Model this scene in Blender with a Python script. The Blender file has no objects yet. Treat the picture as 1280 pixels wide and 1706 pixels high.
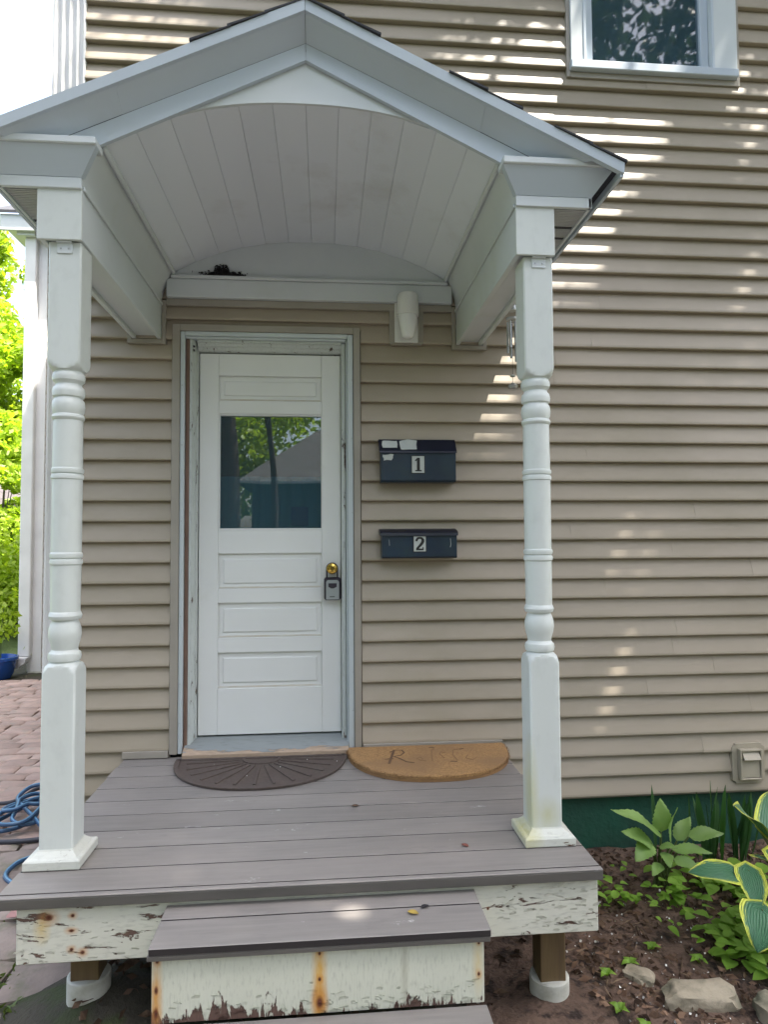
import bpy, bmesh, math, random
import numpy as np
from mathutils import Vector, Matrix
random.seed(7); rng = np.random.default_rng(7)
sc = bpy.context.scene
COL = sc.collection

# ------------------------------------------------------------------ camera
cd = bpy.data.cameras.new('camera'); cam = bpy.data.objects.new('camera', cd); COL.objects.link(cam)
R_ = Vector((0.99611143, -0.0878883, -0.00613712)); U_ = Vector((0.00211139, -0.04582491, 0.99894726)); F_ = Vector((0.08807701, 0.99507574, 0.04546115))
mw = Matrix((R_, U_, -F_)).transposed().to_4x4(); mw.translation = (-0.1818, -3.4037, 1.3118)
cam.matrix_world = mw
cd.sensor_fit = 'HORIZONTAL'; cd.sensor_width = 36; cd.lens = 1109.25 / 1280 * 36
cd.clip_start = .05; cd.clip_end = 2000
sc.camera = cam
# ------------------------------------------------------------------ light
SUN = Vector((.37, -.18, 1)).normalized()
wd = bpy.data.worlds.new('World'); sc.world = wd; wd.use_nodes = True
wn = wd.node_tree; bg = wn.nodes['Background']
sky = wn.nodes.new('ShaderNodeTexSky'); sky.sky_type = 'NISHITA'; sky.sun_disc = False
sky.sun_elevation = math.asin(SUN.z); sky.sun_rotation = math.atan2(SUN.x, SUN.y)
sky.air_density = 1.0; sky.dust_density = 4.5; sky.ozone_density = 1.0
hz_ = wn.nodes.new('ShaderNodeHueSaturation'); hz_.inputs['Saturation'].default_value = .72; hz_.inputs['Value'].default_value = 1.1
wn.links.new(sky.outputs[0], hz_.inputs['Color']); wn.links.new(hz_.outputs[0], bg.inputs[0]); bg.inputs[1].default_value = .15
sd = bpy.data.lights.new('sun', 'SUN'); so = bpy.data.objects.new('sun', sd); COL.objects.link(so)
sd.energy = 5.0; sd.angle = math.radians(.5); sd.color = (1, .94, .84)
so.rotation_euler = SUN.to_track_quat('Z', 'Y').to_euler(); so.location = SUN * 30
sc.view_settings.view_transform = 'Standard'; sc.view_settings.look = 'None'
sc.view_settings.gamma = 1; sc.view_settings.use_curve_mapping = False
sc.view_settings.exposure = 2.15

# ------------------------------------------------------------------ materials
def newmat(name):
    m = bpy.data.materials.new(name); m.use_nodes = True
    nt = m.node_tree; b = nt.nodes['Principled BSDF']
    return m, nt, b
def nd(nt, t, **kw):
    n = nt.nodes.new(t)
    for k, v in kw.items(): setattr(n, k, v)
    return n
def lk(nt, a, b): nt.links.new(a, b)
def col4(c): return (c[0], c[1], c[2], 1)
def mixc(nt, fac, a, b, mode='MIX'):
    n = nd(nt, 'ShaderNodeMix', data_type='RGBA', blend_type=mode)
    for i, v in ((0, fac), (6, a), (7, b)):
        if hasattr(v, 'links') or hasattr(v, 'is_linked'): lk(nt, v, n.inputs[i])
        elif i == 0: n.inputs[0].default_value = v
        else: n.inputs[i].default_value = col4(v)
    return n.outputs[2]
def math_(nt, op, a, b=None, clamp=False):
    n = nd(nt, 'ShaderNodeMath', operation=op, use_clamp=clamp)
    for i, v in ((0, a), (1, b)):
        if v is None: continue
        if isinstance(v, (int, float)): n.inputs[i].default_value = v
        else: lk(nt, v, n.inputs[i])
    return n.outputs[0]
def ramp(nt, fac, stops):
    n = nd(nt, 'ShaderNodeValToRGB'); e = n.color_ramp.elements
    while len(e) < len(stops): e.new(.5)
    for i, (p, c) in enumerate(stops):
        e[i].position = p; e[i].color = col4(c) if not isinstance(c, (int, float)) else (c, c, c, 1)
    lk(nt, fac, n.inputs[0]); return n.outputs[0]
def coords(nt, stretch=(1, 1, 1), kind='Object', loc=(0, 0, 0)):
    t = nd(nt, 'ShaderNodeTexCoord'); m = nd(nt, 'ShaderNodeMapping')
    m.inputs['Scale'].default_value = stretch; m.inputs['Location'].default_value = loc
    lk(nt, t.outputs[kind], m.inputs[0]); return m.outputs[0]
def noise(nt, vec, scale, detail=4, rough=.55, dist=0):
    n = nd(nt, 'ShaderNodeTexNoise'); n.inputs['Scale'].default_value = scale
    n.inputs['Detail'].default_value = detail; n.inputs['Roughness'].default_value = rough
    n.inputs['Distortion'].default_value = dist
    lk(nt, vec, n.inputs['Vector']); return n.outputs['Fac']
def bump(nt, b, h, strength, dist=.002):
    n = nd(nt, 'ShaderNodeBump'); n.inputs['Strength'].default_value = strength; n.inputs['Distance'].default_value = dist
    lk(nt, h, n.inputs['Height']); lk(nt, n.outputs[0], b.inputs['Normal']); return n
def M(name, c1, c2=None, scale=6, stretch=(1, 1, 1), rough=.6, bmp=.15, bscale=90, bstretch=(1, 1, 1), bdist=.001,
      var=0., metal=0, spec=.5, grime=None, gscale=3, glow=.55, ghigh=.75, gstretch=(1, 1, 1)):
    m, nt, b = newmat(name)
    if c2 is None: c2 = tuple(x * .86 for x in c1)
    f = noise(nt, coords(nt, stretch), scale)
    c = mixc(nt, ramp(nt, f, [(.3, 0.), (.7, 1.)]), c1, c2)
    if grime:
        g = noise(nt, coords(nt, gstretch, loc=(3.1, 1.7, .4)), gscale, 6, .62)
        c = mixc(nt, ramp(nt, g, [(glow, 0.), (ghigh, 1.)]), c, grime)
    if var:
        oi = nd(nt, 'ShaderNodeObjectInfo')
        v = math_(nt, 'ADD', math_(nt, 'MULTIPLY', oi.outputs['Random'], 2 * var), 1 - var)
        hs = nd(nt, 'ShaderNodeHueSaturation'); lk(nt, v, hs.inputs['Value']); lk(nt, c, hs.inputs['Color']); c = hs.outputs[0]
    lk(nt, c, b.inputs['Base Color'])
    b.inputs['Roughness'].default_value = rough; b.inputs['Metallic'].default_value = metal
    b.inputs['Specular IOR Level'].default_value = spec
    if bmp: bump(nt, b, noise(nt, coords(nt, bstretch), bscale, 3), bmp, bdist)
    return m
def spot(nt, P, c, r, soft=.5):
    """0..1 mask of an ellipse with a ragged edge round the point c (Object coordinates P)"""
    s = nd(nt, 'ShaderNodeVectorMath', operation='SUBTRACT'); lk(nt, P, s.inputs[0]); s.inputs[1].default_value = c
    d = nd(nt, 'ShaderNodeVectorMath', operation='DIVIDE'); lk(nt, s.outputs[0], d.inputs[0]); d.inputs[1].default_value = r
    l = nd(nt, 'ShaderNodeVectorMath', operation='LENGTH'); lk(nt, d.outputs[0], l.inputs[0])
    return math_(nt, 'DIVIDE', math_(nt, 'SUBTRACT', 1.0, l.outputs['Value']), soft, True)
def peel(name, paint, paint2, under, zbot=None, zk=4., stretch=(1, 1, 1), scale=9, lo=.6, rust=(), stains=(), green=None, rough=.55, org=(-.23, -.7, -.27), lf=.0, wear=.5):
    """weathered paint: flakes missing where a stretched noise (plus height above a bottom edge) passes a threshold, rust round nails"""
    m, nt, b = newmat(name)
    P = coords(nt, loc=org)
    f1 = noise(nt, coords(nt, tuple(x * .6 for x in stretch)), 5, 5)
    c = mixc(nt, f1, paint, paint2)
    streak = noise(nt, coords(nt, tuple(x * 2.2 for x in stretch), loc=(4, 2, 9)), scale * 2, 4)
    c = mixc(nt, ramp(nt, streak, [(.52, 0.), (.75, wear)]), c, tuple(x * .55 for x in paint2))
    n = noise(nt, coords(nt, stretch, loc=(1.3, .2, 5.1)), scale, 9, .68, .7)
    n = math_(nt, 'ADD', n, math_(nt, 'MULTIPLY', math_(nt, 'SUBTRACT', noise(nt, coords(nt, (1, 1, .2), loc=(2, 8, 1)), 3.2, 2), .5), lf))
    if zbot is not None:
        sp = nd(nt, 'ShaderNodeSeparateXYZ'); lk(nt, P, sp.inputs[0])
        n = math_(nt, 'ADD', n, math_(nt, 'MULTIPLY', math_(nt, 'SUBTRACT', zbot, sp.outputs[2]), zk))
    mask = ramp(nt, n, [(lo, 0.), (lo + .012, 1.)])
    un = mixc(nt, noise(nt, coords(nt, stretch), 40), under, tuple(x * .5 for x in under))
    if green:
        g = noise(nt, coords(nt, loc=(7, 7, 7)), 3.2, 5)
        c = mixc(nt, ramp(nt, g, [(.52, 0.), (.72, .6)]), c, green)
    for (cc, r, rc, k) in stains:
        mk = math_(nt, 'MULTIPLY', spot(nt, P, cc, r, .9), math_(nt, 'ADD', streak, .35), True)
        c = mixc(nt, math_(nt, 'MULTIPLY', mk, k), c, rc)
    c = mixc(nt, mask, c, un)
    for (cc, r) in rust:
        c = mixc(nt, math_(nt, 'MULTIPLY', spot(nt, P, cc, tuple(x * 2.4 for x in r), .9), math_(nt, 'ADD', streak, .2), True), c, (.52, .22, .035))
        c = mixc(nt, spot(nt, P, cc, r, .6), c, (.13, .032, .012))
    lk(nt, c, b.inputs['Base Color']); b.inputs['Roughness'].default_value = rough
    h = math_(nt, 'ADD', math_(nt, 'MULTIPLY', mask, -1.0), math_(nt, 'MULTIPLY', streak, .25))
    bump(nt, b, h, 1.0, .0022)
    return m
def leafmat(name, c1, c2, trans=.4, scale=3, rough=.5, var=.12):
    m, nt, b = newmat(name)
    f = noise(nt, coords(nt), scale, 3)
    c = mixc(nt, ramp(nt, f, [(.32, 0.), (.68, 1.)]), c1, c2)
    oi = nd(nt, 'ShaderNodeObjectInfo')
    hs = nd(nt, 'ShaderNodeHueSaturation'); lk(nt, math_(nt, 'ADD', math_(nt, 'MULTIPLY', oi.outputs['Random'], 2 * var), 1 - var), hs.inputs['Value']); lk(nt, c, hs.inputs['Color'])
    lk(nt, hs.outputs[0], b.inputs['Base Color']); b.inputs['Roughness'].default_value = rough
    t = nd(nt, 'ShaderNodeBsdfTranslucent'); lk(nt, mixc(nt, 1.0, hs.outputs[0], (1.25, 1.3, .55), 'MULTIPLY'), t.inputs[0])
    mx = nd(nt, 'ShaderNodeMixShader'); mx.inputs[0].default_value = trans
    lk(nt, b.outputs[0], mx.inputs[1]); lk(nt, t.outputs[0], mx.inputs[2])
    lk(nt, mx.outputs[0], nt.nodes['Material Output'].inputs[0])
    return m
def glassmat(name, tint=(.75, .85, .85), refl=1.6, haze=.07, rg=.03):
    m, nt, b = newmat(name); nt.nodes.remove(b)
    fr = nd(nt, 'ShaderNodeFresnel'); fr.inputs[0].default_value = 1.52
    g = nd(nt, 'ShaderNodeBsdfGlossy'); g.inputs['Roughness'].default_value = rg; g.inputs[0].default_value = (1, 1, 1, 1)
    t = nd(nt, 'ShaderNodeBsdfTransparent'); t.inputs[0].default_value = col4(tint)
    mx = nd(nt, 'ShaderNodeMixShader'); lk(nt, math_(nt, 'MULTIPLY', fr.outputs[0], refl, True), mx.inputs[0])
    lk(nt, t.outputs[0], mx.inputs[1]); lk(nt, g.outputs[0], mx.inputs[2])
    df = nd(nt, 'ShaderNodeBsdfDiffuse'); df.inputs[0].default_value = (.24, .40, .48, 1); m2 = nd(nt, 'ShaderNodeMixShader'); m2.inputs[0].default_value = haze; lk(nt, mx.outputs[0], m2.inputs[1]); lk(nt, df.outputs[0], m2.inputs[2]); mx = m2  # even bluish veil paints haze into the pane, along with dust
    n = noise(nt, coords(nt), 2.5, 2); bp = nd(nt, 'ShaderNodeBump'); bp.inputs['Strength'].default_value = .04; bp.inputs['Distance'].default_value = .01
    lk(nt, n, bp.inputs['Height']); lk(nt, bp.outputs[0], g.inputs['Normal'])
    lk(nt, mx.outputs[0], nt.nodes['Material Output'].inputs[0]); return m

WHITE = (.60, .635, .645)
MT = {}
MT['siding'] = M('vinyl_siding', (.395, .337, .265), (.35, .297, .23), 3, (.4, 1, 1), .5, .25, 60, (.12, 1, 1.6), .0008, var=.025, grime=(.29, .25, .18), gscale=1.3, glow=.46, ghigh=.78, gstretch=(.7, 1, 1.6))
MT['trim'] = M('taupe_trim', (.33, .30, .255), None, 5, rough=.45, bmp=.05)
MT['white'] = M('white_paint', WHITE, (.55, .585, .60), 3, rough=.45, bmp=.12, bscale=55, grime=(.50, .53, .48), gscale=2.6, glow=.56, ghigh=.85)
MT['whitecoil'] = M('white_coil_metal', (.50, .555, .615), (.46, .52, .585), 2, rough=.38, bmp=.06, bscale=9, bdist=.003, grime=(.42, .46, .48), gscale=1.8, glow=.58, ghigh=.9)
MT['ceil'] = M('painted_ceiling_plank', (.74, .775, .83), (.69, .73, .785), 2.5, (1, .3, 1), .5, .1, 60, var=.03, grime=(.52, .52, .52), gscale=1.9, glow=.55, ghigh=.85)
MT['door'] = M('door_paint', (.73, .74, .72), (.69, .70, .68), 2.5, rough=.38, bmp=.12, bscale=30, grime=(.58, .57, .52), gscale=2.2, glow=.6, ghigh=.85)
MT['doorwear'] = M('worn_tan_edge', (.60, .53, .43), (.68, .67, .62), 14, (1, 1, 3), .6, .2, 60)
MT['alum'] = M('storm_frame_aluminium', (.52, .57, .585), (.47, .52, .535), 4, (1, 1, .3), .35, .05)
MT['jamb'] = peel('peeling_jamb', (.52, .555, .53), (.47, .50, .48), (.13, .08, .055), None, 4, (5, 5, .9), 6, .61, rough=.5)
MT['barewood'] = M('weathered_bare_wood', (.22, .135, .10), (.13, .08, .06), 12, (6, 6, .5), .8, .5, 60, (5, 5, .4))
MT['sill'] = peel('worn_threshold', (.21, .235, .24), (.27, .29, .285), (.52, .39, .28), .312, 14, (.8, 3, 3), 5, .58, rough=.65, org=(1.0, 0, -.36), lf=.4)
MT['rim'] = peel('peeling_rim_board', (.64, .635, .55), (.55, .55, .47), (.17, .105, .08), None, 4, (1.1, 1, 5.0), 5.6, .60, lf=.35,
    rust=[((-1.01, -1.27, .195), (.016, .1, .013)), ((-.941, -1.27, .197), (.008, .1, .007)), ((-.944, -1.27, .153), (.011, .1, .006)), ((-.943, -1.27, .098), (.008, .1, .007)), ((-.911, -1.27, .088), (.009, .1, .008)), ((.33, -1.27, .15), (.003, .1, .003))],
    stains=[((-1.03, -1.27, .165), (.03, .2, .06), (.60, .42, .12), .8)])
MT['riser'] = peel('peeling_step_riser', (.61, .62, .52), (.53, .54, .45), (.16, .095, .075), 0.035, 3.6, (5.5, 1, 1.2), 6.5, .575, lf=.5,
    rust=[((-.645, -1.47, .164), (.006, .1, .008)), ((-.647, -1.47, .087), (.007, .1, .015)), ((-.647, -1.47, .025), (.008, .1, .022)), ((-.2, -1.47, .160), (.005, .1, .007)), ((-.2, -1.47, .09), (.006, .1, .008)), ((-.2, -1.47, .026), (.013, .1, .022)), ((.255, -1.47, .163), (.004, .1, .005)), ((.254, -1.47, .077), (.005, .1, .008))],
    stains=[((-.2, -1.47, .09), (.026, .2, .22), (.60, .36, .10), 1.2), ((-.2, -1.47, .03), (.026, .2, .07), (.55, .26, .05), 1.1), ((-.647, -1.47, .05), (.022, .2, .2), (.56, .30, .07), .95), ((.252, -1.47, .11), (.02, .2, .12), (.62, .47, .2), .7), ((.04, -1.47, .1), (.014, .2, .14), (.36, .35, .27), .8)])
MT['postpaint'] = peel('porch_post_paint', (.60, .63, .605), (.57, .60, .575), (.4, .36, .3), None, 4, (1, 1, .6), 6, .80, rough=.42, wear=.14, org=(-.246, -.6, .269), stains=[((.525, -1.09, .42), (.035, .09, .24), (.50, .47, .14), .7), ((.583, -1.11, .36), (.06, .05, .08), (.45, .44, .22), .7)])
MT['postbase'] = peel('post_base_paint', (.60, .61, .56), (.53, .54, .48), (.22, .14, .09), None, 4, (1.2, 1.2, 2.2), 9, .62, rough=.55, wear=.3, org=(-.246, -.6, .269), stains=[((.51, -1.08, .30), (.06, .2, .06), (.50, .46, .16), .8)])
def deckmat():
    m, nt, b = newmat('composite_deck')
    f = noise(nt, coords(nt, (.6, 9, 9)), 6, 5, .6)
    c = mixc(nt, ramp(nt, f, [(.3, 0.), (.7, 1.)]), (.245, .226, .208), (.195, .180, .168))
    pt = noise(nt, coords(nt, (1, 1.6, 1), loc=(2, 1, 0)), 2.1, 5, .6)
    c = mixc(nt, ramp(nt, pt, [(.45, 0.), (.75, .75)]), c, (.30, .268, .245))
    st = noise(nt, coords(nt, (1.2, 3.2, 1), loc=(5, 3, 0)), 4.5, 6, .7)
    c = mixc(nt, ramp(nt, st, [(.60, 0.), (.74, .55)]), c, (.145, .132, .13))
    w = noise(nt, coords(nt, (1, 2.4, 1), loc=(9, 4, 0)), 7, 7, .72)
    c = mixc(nt, ramp(nt, w, [(.655, 0.), (.70, .7)]), c, (.62, .60, .58))
    oi = nd(nt, 'ShaderNodeObjectInfo'); hs = nd(nt, 'ShaderNodeHueSaturation')
    lk(nt, math_(nt, 'ADD', math_(nt, 'MULTIPLY', oi.outputs['Random'], .14), .93), hs.inputs['Value']); lk(nt, c, hs.inputs['Color'])
    lk(nt, hs.outputs[0], b.inputs['Base Color']); b.inputs['Roughness'].default_value = .5
    bump(nt, b, noise(nt, coords(nt, (.25, 8, 8)), 30, 4), .25, .0008); return m
MT['deck'] = deckmat()
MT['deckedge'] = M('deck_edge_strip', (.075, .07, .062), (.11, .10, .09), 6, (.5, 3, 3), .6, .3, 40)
MT['boardside'] = M('dark_board_side', (.025, .02, .02), None, rough=.9, bmp=0)
MT['foundation'] = M('green_painted_foundation', (.010, .085, .050), (.016, .058, .040), 4, rough=.7, bmp=.8, bscale=30, bdist=.006)
MT['soil'] = M('dark_garden_soil', (.095, .060, .043), (.15, .098, .07), 14, rough=.95, bmp=1, bscale=45, bdist=.012, grime=(.025, .015, .011), gscale=14, glow=.5, ghigh=.62)
MT['earth'] = M('mossy_earth', (.038, .034, .024), (.058, .050, .036), 6, rough=.95, bmp=1, bscale=60, bdist=.008, grime=(.04, .05, .018), gscale=5, glow=.48, ghigh=.6)
MT['lawn'] = M('lawn', (.07, .105, .03), (.09, .125, .035), 2, rough=.9, bmp=.8, bscale=30, bdist=.03)
MT['darkground'] = M('dark_bounce_ground', (.055, .054, .055), (.04, .04, .042), 9, rough=.9, bmp=.8, bscale=120, bdist=.004)
MT['paver'] = M('pink_paver', (.40, .285, .235), (.32, .235, .20), 9, rough=.85, bmp=.9, bscale=35, bdist=.004, var=.16, grime=(.28, .235, .20), gscale=7, glow=.5, ghigh=.7)
MT['flag'] = M('grey_pink_flagstone', (.30, .24, .205), (.22, .18, .155), 9, rough=.88, bmp=1, bscale=30, bdist=.006, var=.16, grime=(.17, .16, .11), gscale=6, glow=.52, ghigh=.66)
MT['rock'] = M('tan_rock', (.40, .345, .255), (.28, .245, .18), 7, rough=.9, bmp=1, bscale=28, bdist=.008, grime=(.12, .12, .08), gscale=5, glow=.5, ghigh=.68)
MT['shingle'] = M('asphalt_shingle', (.035, .037, .045), (.05, .052, .06), 60, rough=.9, bmp=.6, bscale=200, var=.2)
MT['wood'] = M('pressure_treated_post', (.17, .115, .05), (.11, .07, .035), 8, (5, 5, .5), .8, .4, 60, (5, 5, .5))
MT['conc'] = M('white_footing', (.62, .62, .56), (.50, .50, .44), 6, rough=.8, bmp=.5, bscale=40, bdist=.003, grime=(.28, .27, .2), gscale=6, glow=.5, ghigh=.7)
MT['navy'] = M('navy_enamel', (.006, .026, .050), (.005, .016, .036), 9, rough=.38, bmp=.15, bscale=25, bdist=.002, grime=(.014, .032, .042), gscale=6, glow=.5, ghigh=.75)
MT['navydark'] = M('dark_navy_lid', (.003, .005, .020), (.004, .007, .018), 9, rough=.35, bmp=.1, bscale=25)
MT['tape'] = M('torn_white_paper', (.52, .55, .52), (.42, .45, .43), 20, rough=.8, bmp=.4, bscale=80)
MT['black'] = M('black_print', (.012, .011, .012), None, rough=.5, bmp=0)
MT['lamp'] = M('white_plastic', (.74, .74, .72), None, 4, rough=.3, bmp=.05)
MT['lens'] = M('frosted_lamp_jar', (.78, .79, .79), (.74, .75, .75), 4, rough=.22, bmp=.05)
MT['brass'] = M('polished_brass', (.62, .42, .10), (.55, .35, .07), 20, rough=.18, bmp=.05, metal=1)
MT['steel'] = M('zinc_steel', (.45, .47, .47), None, 9, rough=.45, bmp=.1, metal=.7)
MT['boxblack'] = M('dark_vinyl', (.02, .014, .025), None, rough=.45, bmp=.1)
MT['boxgrey'] = M('grey_metal_face', (.33, .36, .36), None, rough=.35, bmp=.05, metal=.3)
MT['rubber'] = M('brown_rubber_mat', (.070, .051, .043), (.098, .074, .062), 60, rough=.75, bmp=.6, bscale=160, bdist=.002, grime=(.085, .07, .062), gscale=7, glow=.5, ghigh=.75)
MT['coir'] = M('orange_coir', (.50, .29, .115), (.27, .15, .062), 120, rough=.95, bmp=1, bscale=260, bdist=.006, grime=(.30, .175, .08), gscale=3.2, glow=.45, ghigh=.62)
MT['coirink'] = M('faded_dark_lettering', (.10, .055, .03), (.14, .075, .035), 30, rough=.95, bmp=.6, bscale=260)
MT['coirfaint'] = M('worn_lettering', (.23, .13, .058), (.27, .15, .06), 30, rough=.95, bmp=.6, bscale=260)
MT['nest'] = M('dark_nest', (.012, .011, .014), (.03, .027, .028), 30, rough=1, bmp=1, bscale=90, bdist=.01)
MT['vinylvent'] = M('taupe_vent_plastic', (.42, .375, .29), None, 5, rough=.45, bmp=.05)
MT['dark'] = M('painted_vent_shade', (.05, .05, .052), None, rough=.9, bmp=0)  # near-black soffit base, the shade inside its vents painted as colour
MT['mesh'] = M('vented_soffit', (.50, .505, .49), (.45, .455, .44), 5, rough=.5, bmp=.05)
MT['bluepot'] = M('blue_glaze', (.010, .055, .26), (.02, .08, .30), 8, rough=.2, bmp=.1)
MT['hose'] = M('blue_hose', (.04, .10, .20), (.028, .07, .15), 7, rough=.4, bmp=.1)
MT['hosestripe'] = M('pale_hose_stripe', (.13, .29, .45), None, 7, rough=.4, bmp=.1)
MT['hosedark'] = M('dark_hose', (.03, .032, .045), None, 7, rough=.5, bmp=.1)
MT['bark'] = M('tree_bark', (.11, .09, .075), (.07, .058, .048), 8, (4, 4, .8), .9, 1, 25, (4, 4, .8), .02)
MT['litter'] = M('dry_leaf_litter', (.10, .058, .036), (.06, .036, .024), 14, rough=.9, bmp=.4, bscale=60, grime=(.19, .12, .075), gscale=12, glow=.5, ghigh=.62)
MT['twig'] = M('dry_twig', (.22, .15, .095), (.12, .08, .05), 20, rough=.9, bmp=0)
MT['tanleaf'] = M('tan_dead_leaf', (.27, .17, .105), (.18, .105, .07), 20, rough=.9, bmp=.3)
MT['shedwall'] = M('red_shed_boards', (.32, .13, .09), (.25, .10, .07), 6, (8, 1, 1), .8, .3)
MT['paleshingle'] = M('pale_shingle', (.10, .085, .09), (.065, .055, .06), 9, (3, 3, 1), .85, .5, 40, var=.15)
MT['rustnail'] = M('rusty_nail', (.10, .035, .018), None, 40, rough=.9, bmp=.3)
MT['fallen'] = M('fallen_reddish_leaf', (.22, .07, .05), (.15, .06, .04), 20, rough=.8, bmp=.3)
MT['yleaf'] = M('fallen_yellow_leaf', (.45, .33, .06), (.3, .2, .05), 20, rough=.8, bmp=.3)
MT['pinkleaf'] = M('fallen_pink_leaf', (.50, .30, .29), (.42, .24, .23), 20, rough=.8, bmp=.3)
MT['perlite'] = M('white_perlite', (.75, .74, .70), None, rough=.8, bmp=0)
MT['moss'] = leafmat('moss', (.10, .14, .02), (.07, .11, .02), .2, 20)
MT['canopy'] = leafmat('canopy_leaf', (.05, .085, .025), (.06, .10, .028), .25)
MT['lime'] = leafmat('sunlit_lime_leaf', (.24, .35, .02), (.32, .43, .04), .55, .8)
MT['shrub'] = leafmat('lime_shrub_leaf', (.26, .37, .02), (.34, .44, .04), .5, 1.5)
MT['greenleaf'] = leafmat('mid_green_leaf', (.19, .32, .09), (.23, .37, .10), .3, 9)
MT['cover'] = leafmat('ground_cover_leaf', (.18, .34, .035), (.26, .44, .07), .35, 7)
MT['iris'] = leafmat('iris_blade', (.035, .105, .03), (.05, .13, .035), .25, 5)
MT['stem'] = M('green_stem', (.09, .13, .035), None, rough=.6, bmp=.1)
MT['interior'] = M('dark_interior', (.02, .024, .028), None, rough=.9, bmp=0)
MT['curtain'] = M('teal_curtain', (.06, .26, .33), (.05, .2, .28), 5, (6, 1, .6), .8, .3, 12, (8, 1, .3), .02)
MT['bluething'] = M('blue_reflection', (.01, .07, .22), None, rough=.8, bmp=.1)
MT['nhouse'] = M('slate_blue_clapboard', (.06, .085, .10), (.05, .07, .085), 3, rough=.7, bmp=.1)
MT['nroof'] = M('grey_roof_shingle', (.09, .085, .085), (.06, .06, .062), 8, rough=.9, bmp=.3)
MT['wingwhite'] = M('white_corner_board', (.74, .74, .74), None, 3, rough=.5, bmp=.05)
MT['glass'] = glassmat('door_glass', (.62, .74, .76), 2.1, .085, .010)
MT['wglass'] = glassmat('window_glass', (.5, .65, .75), 1.9, .10, .022)
def hostamat():
    m, nt, b = newmat('variegated_hosta')
    t = nd(nt, 'ShaderNodeTexCoord'); sp = nd(nt, 'ShaderNodeSeparateXYZ'); lk(nt, t.outputs['UV'], sp.inputs[0])
    e = math_(nt, 'ABSOLUTE', math_(nt, 'SUBTRACT', sp.outputs[0], .5))
    mp = nd(nt, 'ShaderNodeMapping'); mp.inputs['Scale'].default_value = (9, 1.4, 1); lk(nt, t.outputs['UV'], mp.inputs[0])
    n = noise(nt, mp.outputs[0], 3.2, 4)
    k = math_(nt, 'ADD', e, math_(nt, 'MULTIPLY', math_(nt, 'SUBTRACT', n, .5), .42))
    oi = nd(nt, 'ShaderNodeObjectInfo'); k = math_(nt, 'ADD', k, math_(nt, 'MULTIPLY', math_(nt, 'SUBTRACT', oi.outputs['Random'], .5), .05))
    c = ramp(nt, k, [(.33, (.045, .15, .07)), (.38, (.13, .23, .08)), (.395, (.50, .56, .055)), (.5, (.60, .62, .09))])
    lk(nt, c, b.inputs['Base Color']); b.inputs['Roughness'].default_value = .42
    w = nd(nt, 'ShaderNodeTexWave'); w.inputs['Scale'].default_value = 4.5; w.bands_direction = 'X'; lk(nt, t.outputs['UV'], w.inputs[0])
    bump(nt, b, w.outputs['Fac'], .7, .004); return m
MT['hosta'] = hostamat()

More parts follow.
